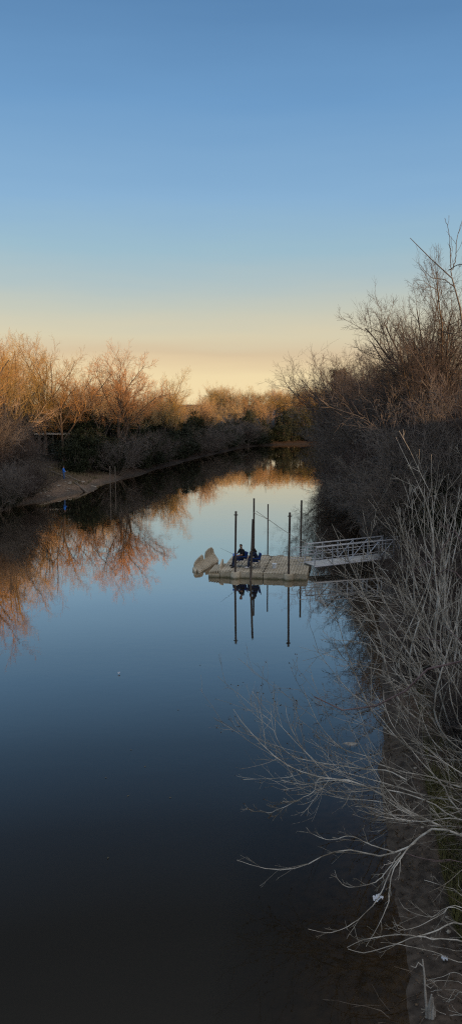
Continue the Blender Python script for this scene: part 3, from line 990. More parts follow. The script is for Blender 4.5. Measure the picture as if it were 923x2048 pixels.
def out_remesh(name, bm, mat, parent, voxel=.012, smooth=4):
    me = bpy.data.meshes.new(name)
    bm.to_mesh(me)
    bm.free()
    o = bpy.data.objects.new(name + '_tmp', me)
    COL.objects.link(o)
    m = o.modifiers.new('r', 'REMESH'); m.mode = 'VOXEL'; m.voxel_size = voxel
    if smooth:
        s = o.modifiers.new('s', 'SMOOTH'); s.iterations = smooth; s.factor = .5
    dg = bpy.context.evaluated_depsgraph_get()
    me2 = bpy.data.meshes.new_from_object(o.evaluated_get(dg))
    bpy.data.objects.remove(o)
    me2.name = name
    me2.polygons.foreach_set('use_smooth', [True] * len(me2.polygons))
    return link(name, me2, mat, parent)


NB = bmesh.new
# ---------------------------------------------------------------- floating dock
DA = math.atan2(-.157, .987)
DECK = .36
FLx, FLy = -.65, 43.72
dock = empty('floating_dock', (FLx, FLy, 0), DA)
tag(dock, 'beige plastic floating dock with ribbed deck, held between dark steel posts', 'dock')
DW, DD = 5.03, 5.1
for cx, wx in ((0, 2.5), (2.53, 2.5)):
    for r_ in range(2):
        y0 = r_ * 2.555
        bm = NB()
        bm_box(bm, (cx + wx / 2, y0 + 1.265, .10), (wx - .06, 2.47, .40))
        nfx = 4
        for k in range(nfx):                                   # moulded float panels of the outer faces
            bm_box(bm, (cx + (k + .5) * wx / nfx, y0 + 1.265, .085), (wx / nfx - .016, 2.53, .44), bev=.03)
        for k in range(4):
            bm_box(bm, (cx + wx / 2, y0 + (k + .5) * 2.53 / 4, .083), (wx, 2.53 / 4 - .022, .43), bev=.03)
        npl = 15
        for k in range(npl):                                   # deck ribs run away from the viewer
            bm_box(bm, (cx + (k + .5) * wx / npl, y0 + 1.265, .325), (wx / npl - .015, 2.53, .07), bev=.012)
        out('deck_section', bm, M['plastic'], dock)
bm = NB()
for k in range(11):                                             # couplers down the middle joint
    bm_box(bm, (2.515, .3 + k * .45, .363), (.26, .055, .012))
    if k % 2 == 0: bm_box(bm, (2.515, .3 + k * .45, .365), (.10, .12, .012))
for sx in (.62, 1.25, 1.87, 3.15, 3.78, 4.4):
    bm_box(bm, (sx, .05, .363), (.14, .07, .012)); bm_box(bm, (sx, 2.54, .363), (.14, .07, .012)); bm_box(bm, (sx, 5.02, .363), (.14, .07, .012))
out('coupler_strip', bm, M['plastic_dark'], dock)
for (hx, hy) in ((1.05, .55), (3.0, 1.2), (3.1, 3.4), (2.15, 3.6), (4.35, 2.6)):
    bm = NB(); bm_box(bm, (hx, hy, .364), (.26, .20, .014), bev=.006)
    out('deck_patch', bm, M['concrete'], dock)


def dlocal(px, py, z=0.0):
    p = Vector(G(px, py, z)) - Vector((FLx, FLy, 0))
    return Matrix.Rotation(-DA, 3, 'Z') @ p


def pile_holder(lx, back=False):
    bm = NB()
    n = 14
    sg = 1 if back else -1
    y0 = DD if back else 0
    prof = []
    for k in range(n + 1):
        a = PI * k / n
        prof.append((lx + .27 * math.cos(a), y0 + sg * (.02 + .24 * math.sin(a))))
    lo = [bm.verts.new((p[0], p[1], -.14)) for p in prof]
    hi = [bm.verts.new((p[0], p[1], .30)) for p in prof]
    h2 = [bm.verts.new((lx + (p[0] - lx) * .86, y0 + (p[1] - y0) * .86, .37)) for p in prof]
    for k in range(n):
        bm.faces.new((lo[k], lo[k + 1], hi[k + 1], hi[k])); bm.faces.new((hi[k], hi[k + 1], h2[k + 1], h2[k]))
    bm.faces.new(h2)
    out('pile_holder', bm, M['plastic'], dock, True)


pf = [dlocal(469, 1151, .2), dlocal(575, 1157, .2)]
pile_holder(pf[0].x); pile_holder(pf[1].x)
for bx in (3.05, 4.95 - .3, 2.1): pile_holder(bx, True)


def pile(loc, h, r, tilt, label, collar=True):
    t = empty('steel_piling', loc)
    t.rotation_euler = (tilt[0], tilt[1], 0)
    tag(t, label, 'post', 'dark steel posts around the floating dock')
    bm = NB(); bm_tube(bm, [(0, 0, -2.6), (0, 0, h)], r, 14)
    out('pipe', bm, M['steel'], t, False)
    bm = NB(); bm_tube(bm, [(0, 0, h + .001), (0, 0, h + .05), (0, 0, h + .075)], [r * 1.08, r * 1.08, r * .5], 14)
    out('cap', bm, M['steel'], t)
    if collar:
        bm = NB(); bm_tube(bm, [(0, 0, h - .17), (0, 0, h - .12)], r * 1.6, 14)
        bm_tube(bm, [(-r * 2.1, 0, h - .145), (r * 2.1, 0, h - .145)], .02, 6)
        out('collar', bm, M['steel'], t)
    return t


def on_dock(lx, ly, z=0): return Vector((FLx, FLy, z)) + Matrix.Rotation(DA, 3, 'Z') @ Vector((lx, ly, 0))


p = on_dock(pf[0].x, -.12); pile((p.x, p.y, 0), 3.85, .06, (0, .012), 'front left steel post with collar, standing in front of the seated man')
p = on_dock(pf[1].x, -.12); pile((p.x, p.y, 0), 3.85, .06, (0, .010), 'front right steel post with collar at the near dock edge')
pile((1.12, 43.1, 0), 3.45, .06, (0, .035), 'leaning steel post in the water before the seated woman', False)
q = G(507, 1116); pile((q[0], q[1] + .1, 0), 3.85, .058, (0, .0), 'tall steel post behind the seated woman at the far dock edge', False)
q = G(535, 1118); pile((q[0], q[1] + .2, 0), 3.5, .042, (0, .0), 'thinnest steel post at the middle of the far dock edge', False)
q = G(601, 1121); pile((q[0], q[1] + .3, 0), 3.8, .058, (0, .006), 'steel post at the far right corner beside the gangway loop rails', False)

# ---------------------------------------------------------------- drive-on float tied to the left of the dock
kl = empty('tilted_float', (FLx, FLy, 0), DA)
tag(kl, 'tilted beige float with grooved ramp and scalloped fins, left of the dock', 'dock float')
KQ = [Vector(q) for q in ((-2.18, 45.6, .30), (-1.10, 49.1, .42), (-1.88, 44.75, .10), (-.78, 47.9, .20))]   # left near, left far, right near, right far
KR = Matrix.Rotation(-DA, 3, 'Z')


def kpt(u, v, w):
    """u across (0 left .. 1 right), v along (0 near .. 1 far), w above the ramp"""
    a = KQ[0].lerp(KQ[1], v); b = KQ[2].lerp(KQ[3], v)
    q = a.lerp(b, u) + Vector((0, 0, w)) - Vector((FLx, FLy, 0))
    return KR @ q


def hexa(bm, c):
    vs = [bm.verts.new(x) for x in c]
    for f in ((0, 1, 2, 3), (7, 6, 5, 4), (0, 4, 5, 1), (1, 5, 6, 2), (2, 6, 7, 3), (3, 7, 4, 0)): bm.faces.new([vs[i] for i in f])


bm = NB()
ng = 7
for k in range(ng):                                             # ramp ribs
    u0 = k / ng; u1 = (k + .66) / ng
    hexa(bm, [kpt(u0, 0, 0), kpt(u1, 0, 0), kpt(u1, 1, 0), kpt(u0, 1, 0), kpt(u0, 0, -.07), kpt(u1, 0, -.07), kpt(u1, 1, -.07), kpt(u0, 1, -.07)])
hexa(bm, [kpt(-.02, -.005, -.055), kpt(1.02, -.005, -.055), kpt(1.02, 1.0, -.055), kpt(-.02, 1.0, -.055), kpt(.05, .02, -.6), kpt(.9, .02, -.4), kpt(.9, .95, -.4), kpt(.05, .95, -.6)])
hexa(bm, [kpt(-.28, -.06, -.20), kpt(.5, -.08, -.12), kpt(.5, 0, -.03), kpt(-.05, 0, -.03), kpt(-.28, -.06, -.7), kpt(.5, -.08, -.7), kpt(.5, 0, -.7), kpt(-.05, 0, -.7)])
out('ramp', bm, M['plastic_clean'], kl)


def fin(prof, th, u0=-.02):
    bm = NB()
    a = [bm.verts.new(kpt(u0, v, w)) for v, w in prof]
    b = [bm.verts.new(kpt(u0 - th, v, w - .03)) for v, w in prof]
    n = len(prof)
    bm.faces.new(a); bm.faces.new(b[::-1])
    for i in range(n): bm.faces.new((a[i], b[i], b[(i + 1) % n], a[(i + 1) % n]))
    return bm


def scallop(pts, n=8):
    """stepped, notched upper edge between the given (v, height) points"""
    pr = [(pts[0][0], -.08)]
    vs = [p_[0] for p_ in pts]; hs_ = [p_[1] for p_ in pts]
    for i in range(n):
        va = vs[0] + (vs[-1] - vs[0]) * i / n; vb = vs[0] + (vs[-1] - vs[0]) * (i + .72) / n
        ha, hb = np.interp(va, vs, hs_), np.interp(vb, vs, hs_)
        pr += [(va, ha), (vb, hb + .03), (vb + .002, hb - .02)]
    pr.append((pts[-1][0] + .02, -.08))
    return pr


out('fin', fin(scallop([(-.02, .04), (.04, .18), (.2, .27), (.40, .33), (.45, .12)]), .16), M['plastic_clean'], kl)
out('fin', fin(scallop([(.53, .16), (.56, .34), (.72, .42), (.90, .38), (.98, .22), (1.0, .06)]), .16), M['plastic_clean'], kl)
bm = NB()
pr = [(.05, 0), (.10, .16), (.5, .30), (.95, .44), (1.05, .40), (1.15, 0)]
a = [bm.verts.new((-.12, v + .45, .36 + w)) for v, w in pr]
b = [bm.verts.new((-.03, v + .45, .36 + w)) for v, w in pr]
bm.faces.new(a); bm.faces.new(b[::-1])
for i in range(len(pr)): bm.faces.new((a[i], b[i], b[(i + 1) % len(pr)], a[(i + 1) % len(pr)]))
out('fin', bm, M['plastic'], kl)
bm = NB()
for k in range(5):
    bm_box(bm, (-.60 + k * .135, 1.05 + .03 * k, .20 + .02 * k), (.10, 2.1, .20), bev=.02)
bm_box(bm, (-.34, .95, .06), (.66, 2.0, .28), bev=.06)
out('bow_ramp', bm, M['plastic'], kl)

# ---------------------------------------------------------------- gangway
gw0 = Vector(G(627, 1133, .48)); gw1 = Vector(A(790, 1114, 46.6))
dv = gw1 - gw0
GL = dv.length
GA = math.atan2(dv.y, dv.x)
gang = empty('gangway', gw0, GA)
tag(gang, 'aluminium truss gangway with railings from the dock to the right bank', 'gangway')
GS = dv.z / math.hypot(dv.x, dv.y)
GW = 1.25


def gp(x, y, z): return (x, y, z + GS * x)


bm = NB()
for k in range(24):
    x0 = GL * k / 24
    vs = [bm.verts.new(gp(*q)) for q in ((x0 + .008, .07, .04), (x0 + GL / 24 - .008, .07, .04), (x0 + GL / 24 - .008, GW - .07, .04), (x0 + .008, GW - .07, .04),
                                         (x0 + .008, .07, 0), (x0 + GL / 24 - .008, .07, 0), (x0 + GL / 24 - .008, GW - .07, 0), (x0 + .008, GW - .07, 0))]
    for f in ((0, 1, 2, 3), (7, 6, 5, 4), (0, 4, 5, 1), (1, 5, 6, 2), (2, 6, 7, 3), (3, 7, 4, 0)): bm.faces.new([vs[i] for i in f])
out('deck', bm, M['alu_deck'], gang)
for y in (0, GW):
    bm = NB(); bm_tube(bm, [gp(0, y, -.02), gp(GL, y, -.02)], .075, 8)
    out('stringer', bm, M['alu'], gang)
    bm = NB(); bm_tube(bm, [gp(.12, y, 1.12), gp(GL - .1, y, 1.12)], .042, 8)
    out('top_rail', bm, M['alu'], gang)
    bm = NB(); bm_tube(bm, [gp(.1, y, .90), gp(GL - .1, y, .90)], .022, 6); bm_tube(bm, [gp(.05, y, .45), gp(GL - .1, y, .45)], .016, 6)
    out('mid_rail', bm, M['alu'], gang)
    n = 5
    for k in range(n + 1):
        bm = NB(); xx = .15 + (GL - .3) * k / n
        bm_tube(bm, [gp(xx - (.12 if k == 0 else 0), y, 0), gp(xx, y, 1.12)], .036, 8)
        out('post', bm, M['alu'], gang)
    bm = NB()
    for k in range(n):
        xa = .15 + (GL - .3) * k / n; xb = .15 + (GL - .3) * (k + 1) / n
        if k < 2: bm_tube(bm, [gp(xa, y, 1.1), gp(xb, y, .03)], .026, 6)
        else: bm_tube(bm, [gp(xa, y, .03), gp(xb, y, 1.1)], .026, 6)
    out('diagonal_brace', bm, M['alu'], gang)
    bm = NB()                                                  # hoop rails beyond the dock end
    for zt, zb, ln_ in ((.98, .30, 1.0), (.80, .48, .85)):
        pts = [gp(.12, y, zt), gp(-ln_ * .75, y, zt)] + [gp(-ln_ * .75 - .5 * (zt - zb) * math.sin(a), y, (zt + zb) / 2 + .5 * (zt - zb) * math.cos(a)) for a in [PI * i / 8 for i in range(1, 8)]] + [gp(-ln_ * .75, y, zb), gp(.06, y, zb)]
        bm_tube(bm, pts, .018, 6)
    out('hoop_rail', bm, M['alu'], gang)
bm = NB()
for k in range(6):
    xx = .15 + (GL - .3) * k / 5
    bm_tube(bm, [gp(xx, 0, -.06), gp(xx, GW, -.06)], .035, 6)
out('cross_beam', bm, M['alu'], gang)
# landing with its own pipe railings, on the bank
lz = hz(gw1.x + 1.2, gw1.y + .6)
land = empty('landing', (gw1.x + .05, gw1.y, 0), GA)
tag(land, 'concrete landing with horizontal pipe railings at the shore end of gangway', 'landing')
lb = gw1.z
bm = NB(); bm_box(bm, (1.0, GW / 2, lb - .30), (1.9, GW + .5, .58), bev=.03); out('slab', bm, M['concrete'], land)
for y in (-.1, GW + .1):
    bm = NB()
    for zz in (.25, .5, .75, 1.0): bm_tube(bm, [(.08, y, lb + zz), (1.75, y, lb + zz)], .022, 6)
    for xx in (.1, .95, 1.75): bm_tube(bm, [(xx, y, lb), (xx, y, lb + 1.02)], .03, 6)
    out('railing', bm, M['alu'], land)

# ---------------------------------------------------------------- bucket on the dock
q = G(548, 1136, DECK)
bk = empty('bucket', (q[0], q[1], DECK), .4)
tag(bk, 'small whitish plastic bucket standing on the dock deck', 'bucket')
bm = NB()
bm_tube(bm, [(0, 0, 0), (0, 0, .01), (0, 0, .26)], [.10, .115, .14], 20)
pail_ = out('pail', bm, M['bucket'], bk)
bm = NB()
for k in range(20):
    pass
bm_tube(bm, [(.148 * math.cos(a), .148 * math.sin(a), .255) for a in [2 * PI * i / 20 for i in range(21)]], .012, 6)
out('rim', bm, M['bucket'], pail_)
bm = NB()
bm_tube(bm, [(.15 * math.cos(a), -.06 - .10 * math.sin(a), .255 - .11 * math.sin(a)) for a in [PI * i / 10 for i in range(11)]], .006, 5)
out('handle', bm, M['galv'], pail_)


# ---------------------------------------------------------------- camp chairs
def camp_chair(loc, rz, label):
    """+y is where the sitter faces"""
    t = empty('camp_chair', loc, rz)
    tag(t, label, 'folding chair', 'blue folding camp chairs on the dock')
    W, D, H = .30, .25, .42
    for sx in (-1, 1):
        bm = NB(); bm_tube(bm, [(sx * W, -D, 0), (sx * W, -D, .5), (sx * (W + .02), -D - .09, .87)], .012, 6); out('rear_post', bm, M['chair_frame'], t)
        bm = NB(); bm_tube(bm, [(sx * W, D, 0), (sx * W, D, .62)], .012, 6); out('front_post', bm, M['chair_frame'], t)
        bm = NB(); bm_tube(bm, [(sx * W, -D, .03), (sx * W, D, H)], .010, 6); bm_tube(bm, [(sx * W, D, .03), (sx * W, -D, H)], .010, 6)
        out('side_brace', bm, M['chair_frame'], t)
        bm = NB()
        bm_box(bm, (sx * (W + .005), .0, .635), (.085, 2 * D + .10, .018), bev=.006)
        out('armrest', bm, M['chair_blue'], t)
    for yy in (-D, D):
        bm = NB(); bm_tube(bm, [(-W, yy, .03), (W, yy, H - .01)], .010, 6); bm_tube(bm, [(W, yy + .02, .03), (-W, yy + .02, H - .01)], .010, 6)
        out('cross_brace', bm, M['chair_frame'], t)

    def sheet(f, nu, nv, th, name):
        bm = NB()
        g0 = [[bm.verts.new(f(i / nu, j / nv)) for j in range(nv + 1)] for i in range(nu + 1)]
        for i in range(nu):
            for j in range(nv): bm.faces.new((g0[i][j], g0[i + 1][j], g0[i + 1][j + 1], g0[i][j + 1]))
        bmesh.ops.recalc_face_normals(bm, faces=bm.faces)
        bmesh.ops.solidify(bm, geom=bm.faces[:], thickness=th)
        out(name, bm, M['chair_blue'], t, True)
    sheet(lambda u, v: (W * (2 * u - 1), -D + 2 * D * v, H - .06 * math.sin(PI * u) * (1 - .4 * v)), 8, 6, .012, 'seat')
    sheet(lambda u, v: (W * (2 * u - 1), -D - .012 + .05 * v * 0 - .10 * v - .04 * math.sin(PI * u), H + .44 * v), 8, 6, .012, 'backrest')
    return t


# ---------------------------------------------------------------- people
def hand(bm, w, f, palm_up, s=1.0, curl=.6):
    """right-size hand: palm plus five separate bent fingers. w wrist, f finger direction, palm_up = palm normal"""
    w = Vector(w); f = Vector(f).normalized(); n = Vector(palm_up); n = (n - f * n.dot(f)).normalized(); sd = f.cross(n)
    bm_cap(bm, w, w + f * .035 * s, .026 * s, .03 * s, 8)
    for k in (-1, 0, 1):
        bm_cap(bm, w + f * .02 * s + sd * k * .018 * s, w + f * .085 * s + sd * k * .026 * s, .015 * s, .014 * s, 8)
    for k, (o_, l_) in enumerate(((-.033, .066), (-.011, .076), (.011, .072), (.033, .055))):
        a = w + f * .088 * s + sd * o_ * s
        d1 = (f * math.cos(curl * .5) + n * math.sin(curl * .5)); d2 = (f * math.cos(curl * 1.6) + n * math.sin(curl * 1.6))
        b = a + d1 * l_ * .5 * s; c = b + d2 * l_ * .5 * s
        bm_cap(bm, a, b, .0098 * s, .009 * s, 8); bm_cap(bm, b, c, .009 * s, .0075 * s, 8)
    a = w + f * .025 * s - sd * .028 * s
    b = a + (f * .6 - sd * .75 + n * .2).normalized() * .04 * s
    c = b + (f * .9 - sd * .1 + n * .4).normalized() * .035 * s
    bm_cap(bm, a, b, .013 * s, .011 * s, 8); bm_cap(bm, b, c, .011 * s, .009 * s, 8)


def person(name, loc, rz, J, label, cloth, s=1.0, female=False):
    """J: joints in a local frame, +y forward. cloth: materials"""
    t = empty(name, loc, rz)
    tag(t, label, 'person')
    V = {k: Vector(v) for k, v in J.items() if isinstance(v, tuple)}
    hd = V['head']; look = Vector(J['look']).normalized(); hup = (V['head'] - V['neck']).normalized()
    hs = look.cross(hup).normalized()
    R3 = Matrix((hs, look, hup)).transposed()
    sw = .155 if not female else .135

    def H(x, y, z): return hd + R3 @ Vector((x, y, z))
    bm = NB()
    # head: skull, jaw, nose, ears
    bm_ball(bm, H(0, -.012, .025), (.074, .092, .094), R3, 16)
    bm_ball(bm, H(0, .018, -.05), (.056, .066, .062), R3, 14)
    bm_cap(bm, H(0, .084, .012), H(0, .103, -.022), .010, .015, 8)
    for sx in (-1, 1): bm_ball(bm, H(sx * .076, -.012, -.005), (.012, .02, .032), R3, 8)
    bm_cap(bm, V['neck'], hd + hup * -.03, .056, .052)
    bm_cap(bm, V['neck'] - hup * .04, V['chest'], .06, .10)
    # torso
    sh = (V['shL'] + V['shR']) / 2; hip = (V['hipL'] + V['hipR']) / 2
    bm_cap(bm, V['shL'], V['shR'], .062, .062)
    for k in (-1, 0, 1):
        ax = (V['shR'] - V['shL']).normalized()
        bm_cap(bm, V['chest'] + ax * k * .085, V['waist'] + ax * k * .065, .105, .095)
        bm_cap(bm, V['waist'] + ax * k * .065, hip + ax * k * .07, .095, .105)
    for S in 'LR':
        bm_cap(bm, V['sh' + S], V['el' + S], .054, .040); bm_cap(bm, V['el' + S], V['wr' + S], .041, .027)
        bm_cap(bm, V['hip' + S], V['kn' + S], .083, .054); bm_cap(bm, V['kn' + S], V['an' + S], .053, .036)
        toe = V['an' + S] + Vector(J['toe' + S]).normalized() * .15
        bm_cap(bm, V['an' + S] + Vector((0, 0, -.04)), toe + Vector((0, 0, -.05)), .036, .028)
        hand(bm, V['wr' + S], J['fd' + S], J['pn' + S], 1.0, J.get('curl' + S, .6))
    out_remesh('body', bm, M['skin'], t, .0085, 3)
    # eyes and mouth
    for sx in (-1, 1):
        bm = NB(); bm_ball(bm, H(sx * .031, .076, .012), (.012, .008, .008), R3, 10); out('eye', bm, M['eye'], t, True)
    bm = NB(); bm_ball(bm, H(0, .081, -.058), (.022, .007, .007), R3, 10); out('mouth', bm, M['lip'], t, True)
    # top
    bm = NB()
    bm_cap(bm, V['shL'] , V['shR'], .076, .076)
    ax = (V['shR'] - V['shL']).normalized()
    for k in (-1, 0, 1):
        bm_cap(bm, V['chest'] + ax * k * .09, V['waist'] + ax * k * .07, .118, .112)
        bm_cap(bm, V['waist'] + ax * k * .07, hip + ax * k * .065 + Vector((0, 0, .03)), .112, .112)
    bm_cap(bm, V['neck'] - hup * .055, V['chest'], .07, .11)
    for S in 'LR':
        if cloth['sleeve'] == 'short':
            bm_cap(bm, V['sh' + S], V['sh' + S].lerp(V['el' + S], .72), .070, .062)
        else:
            bm_cap(bm, V['sh' + S], V['el' + S], .072, .057); bm_cap(bm, V['el' + S], V['wr' + S].lerp(V['el' + S], .08), .057, .042)
    out_remesh(cloth['top_name'], bm, cloth['top'], t, .011, 4)
    bm = NB()
    for k in (-1, 0, 1): bm_cap(bm, hip + ax * k * .075, hip + ax * k * .06 + Vector((0, 0, .06)), .113, .104)
    for S in 'LR':
        bm_cap(bm, V['hip' + S], V['kn' + S], .096, .070); bm_cap(bm, V['kn' + S], V['an' + S] + Vector((0, 0, .0)), .069, .055)
    out_remesh('trousers', bm, cloth['legs'], t, .011, 4)
    for S in 'LR':
        bm = NB()
        d = Vector(J['toe' + S]).normalized(); a = V['an' + S]
        bm_cap(bm, a + Vector((0, 0, -.045)) - d * .03, a + Vector((0, 0, -.055)) + d * .16, .043, .036)
        bm_cap(bm, a + Vector((0, 0, -.02)), a + Vector((0, 0, -.04)) + d * .08, .045, .040)
        out_remesh('shoe', bm, cloth['shoe'], t, .01, 2)
    bm = NB()
    if cloth['hair'] == 'short':
        bm_ball(bm, H(0, -.022, .042), (.080, .092, .088), R3, 16)
        out_remesh('hair', bm, M['hair'], t, .009, 2)
        bm = NB(); bm_ball(bm, H(0, .036, -.078), (.054, .052, .040), R3, 14)
        for sx in (-1, 1): bm_cap(bm, H(sx * .066, .0, -.02), H(sx * .045, .045, -.075), .016, .024)
        out_remesh('beard', bm, M['hair'], t, .009, 2)
    elif cloth['hair'] == 'long':
        bm_ball(bm, H(0, -.028, .038), (.086, .096, .094), R3, 16)
        bm_cap(bm, H(0, -.075, 0), H(0, -.10, -.22), .085, .06)
        for sx in (-1, 1): bm_cap(bm, H(sx * .078, -.01, .02), H(sx * .085, .02, -.24), .032, .035)
        out_remesh('hair', bm, M['hair'], t, .01, 3)
    else:
        bm_ball(bm, H(0, -.012, .045), (.082, .100, .084), R3, 16); bm_ball(bm, H(0, .095, .045), (.066, .055, .012), R3, 12)
        out_remesh('cap', bm, cloth['hat'], t, .009, 2)
    return t


# seated man: faces left and a little toward the viewer
mp_ = Vector(G(480, 1133, DECK))
chair1 = camp_chair(mp_ + Vector((0.02, .10, 0)), math.radians(118), 'blue camp chair under the man in the black shirt')
mJ = dict(head=(.0, -.02, 1.22), neck=(0, -.07, 1.06), look=(-.25, 1, -.10), chest=(0, -.10, .86), waist=(0, -.12, .64), shL=(-.19, -.08, .98), shR=(.19, -.08, .98),
          hipL=(-.10, -.10, .51), hipR=(.10, -.10, .51), knL=(-.20, .36, .58), knR=(.17, .36, .56), anL=(-.24, .62, .11), anR=(.16, .46, .11), toeL=(-.25, 1, 0), toeR=(.15, 1, 0),
          elL=(-.29, .06, .74), elR=(.28, .05, .74), wrL=(-.16, .27, .70), wrR=(.10, .27, .68), fdL=(.35, .85, -.1), fdR=(-.6, .75, .0), pnL=(.3, 0, -1), pnR=(0, 0, -1), curlL=1.2, curlR=1.0)
man = person('person', mp_ + Vector((0.02, .10, 0)), math.radians(118), mJ, 'bearded person in black t-shirt and jeans, seated on the dock holding a fishing rod',
             dict(sleeve='short', top_name='shirt', top=M['black_cloth'], legs=M['denim'], shoe=M['black_shoe'], hair='short'))
wp_ = Vector(G(507, 1136, DECK))
chair2 = camp_chair(wp_ + Vector((.05, .05, 0)), math.radians(100), 'blue camp chair with its raised back showing behind the long haired person')
wJ = dict(head=(.0, .14, 1.14), neck=(0, .05, 1.00), look=(-.05, 1, -.15), chest=(0, -.01, .83), waist=(0, -.10, .63), shL=(-.165, .02, .93), shR=(.165, .02, .93),
          hipL=(-.09, -.10, .50), hipR=(.09, -.10, .50), knL=(-.11, .36, .57), knR=(.11, .34, .57), anL=(-.13, .42, .11), anR=(.10, .30, .11), toeL=(-.1, 1, 0), toeR=(.15, 1, 0),
          elL=(-.16, .26, .67), elR=(.20, .20, .70), wrL=(-.05, .29, .93), wrR=(.02, .34, .66), fdL=(.35, -.25, .9), fdR=(-.7, .6, -.1), pnL=(.1, -1, -.2), pnR=(0, -.2, -1), curlL=1.3, curlR=.7)
woman = person('person', wp_ + Vector((.05, .05, 0)), math.radians(100), wJ, 'long haired person in navy jacket leaning forward, chin on hand, in white sneakers',
               dict(sleeve='long', top_name='jacket', top=M['navy_cloth'], legs=M['denim'], shoe=M['white_shoe'], hair='long'), female=True)
# bag on the man's lap
bg = empty('lap_bag', mp_ + Matrix.Rotation(math.radians(118), 3, 'Z') @ Vector((.02, .36, .665)) + Vector((.02, .10, 0)), math.radians(118))
tag(bg, 'blue and white bag lying across the knees of the man in the black shirt', 'bag')
bm = NB(); bm_box(bm, (0, 0, .05), (.34, .17, .13), bev=.035); out('pouch', bm, M['blue_cloth'], bg, True)
bm = NB(); bm_box(bm, (0, 0, .075), (.347, .177, .03), bev=.01); out('white_band', bm, M['litter'], bg)
bm = NB(); bm_tube(bm, [(-.12, 0, .115), (-.08, 0, .165), (.08, 0, .165), (.12, 0, .115)], .010, 6); out('handle', bm, M['chair_frame'], bg)

# fishing rod in the man's hands, pointing left
hand_w = mp_ + Vector((.02, .10, 0)) + Matrix.Rotation(math.radians(118), 3, 'Z') @ Vector((-.09, .35, .70))
tipw = Vector(A(444, 1098, hand_w.y - .55))
rd_ = (tipw - hand_w)
rod = empty('fishing_rod', hand_w)
tag(rod, 'thin dark fishing rod held by the seated man, pointing left over the water', 'fishing rod')
bm = NB(); bm_tube(bm, [rd_ * .02, rd_ * .5, rd_ * 1.15], [.010, .008, .004], 6); out('blank', bm, M['rod'], rod)
bm = NB(); bm_tube(bm, [rd_ * -.22, rd_ * .03], [.016, .015], 8); out('grip', bm, M['wood'], rod)
bm = NB(); bm_ball(bm, rd_ * .06 + Vector((0, 0, -.05)), (.03, .03, .035)); bm_tube(bm, [rd_ * .06, rd_ * .06 + Vector((0, 0, -.05))], .008, 6); out('reel', bm, M['chair_frame'], rod)

# ---------------------------------------------------------------- left bank: standing person, stakes, shelter
sx_, sy_ = -19.5, 89.9
for _ in range(6):
    zz = hz(sx_, sy_)
    q = G(128, 962, zz)
    sx_, sy_ = q[0], q[1]
stJ = dict(head=(0, .03, 1.60), neck=(0, 0, 1.45), look=(.2, 1, -.25), chest=(0, 0, 1.26), waist=(0, 0, 1.05), shL=(-.19, 0, 1.38), shR=(.19, 0, 1.38), hipL=(-.09, 0, .92), hipR=(.09, 0, .92),
           knL=(-.11, .03, .50), knR=(.11, .03, .50), anL=(-.12, 0, .10), anR=(.12, 0, .10), toeL=(-.25, 1, 0), toeR=(.25, 1, 0), elL=(-.26, -.02, 1.10), elR=(.26, -.02, 1.10),
           wrL=(-.12, .21, 1.05), wrR=(.10, .22, 1.06), fdL=(.6, .7, .1), fdR=(-.6, .7, .1), pnL=(.3, 0, -1), pnR=(-.3, 0, -1), curlL=1.1, curlR=1.1)
sp_man = person('person', (sx_, sy_, zz + .0), math.radians(-72), stJ, 'standing person in bright blue jacket, jeans and dark cap on the left bank',
       dict(sleeve='long', top_name='jacket', top=M['blue_cloth'], legs=M['denim_light'], shoe=M['black_shoe'], hair='cap', hat=M['hair']))
sp_man.scale = (1.06, 1.06, 1.06)

for (px, py, lab, hgt) in ((221, 987, 'nearer and taller of two grey stakes in the water by the left bank', None), (231, 976, 'farther shorter grey stake in the water by the left bank', None)):
    q = G(px, py)
    top = A(px, 934, q[1])[2]
    t = empty('water_stake', q); tag(t, lab, 'stake')
    bm = NB(); bm_tube(bm, [(0, 0, -2), (0, 0, top)], .052, 10); out('pipe', bm, M['wood'], t)
    bm = NB(); bm_tube(bm, [(0, 0, top + .001), (0, 0, top + .06)], [.060, .045], 10); out('cap', bm, M['wood'], t)

# picnic shelter in the wood
scx, scy = A(122, 900, 114)[0], 114.0
sz = hz(scx, scy) + .15
sh_ = empty('picnic_shelter', (scx, scy, sz), math.radians(-4))
tag(sh_, 'low open shelter with pale flat roof edge among the left bank trees', 'shelter')
SW = 6.6
rz_ = A(122, 869, 114)[2] - sz
bm = NB(); bm_box(bm, (0, 1.8, -.15), (SW + .6, 4.6, .4), bev=.03); out('slab', bm, M['concrete'], sh_)
bm = NB(); bm_box(bm, (0, 1.8, rz_ + .08), (SW + .8, 5.0, .14)); roof_ = out('roof', bm, M['wood'], sh_)
bm = NB(); bm_box(bm, (0, -.72, rz_ + .10), (SW + .84, .06, .20)); out('fascia', bm, M['roof_metal'], roof_)
for xx in (-3.1, -1.0, 1.0, 3.1):
    for yy in (-.4, 3.9):
        bm = NB(); bm_box(bm, (xx, yy, rz_ / 2), (.16, .16, rz_ - .02)); out('post', bm, M['wood'], sh_)
bm = NB(); bm_box(bm, (0, 4.0, rz_ / 2), (SW, .08, rz_ - .05)); out('rear_wall', bm, M['wood'], sh_)
tb = empty('picnic_table', (scx - .4, scy + .6, sz + .05), .1)
tag(tb, 'weathered picnic table under the low shelter roof', 'table')
bm = NB()
for k in range(5): bm_box(bm, (0, -.30 + k * .15, .75), (2.0, .14, .05))
out('top', bm, M['concrete'], tb)
for sy in (-1, 1):
    bm = NB(); bm_box(bm, (0, sy * .75, .45), (2.0, .26, .05)); out('bench', bm, M['concrete'], tb)
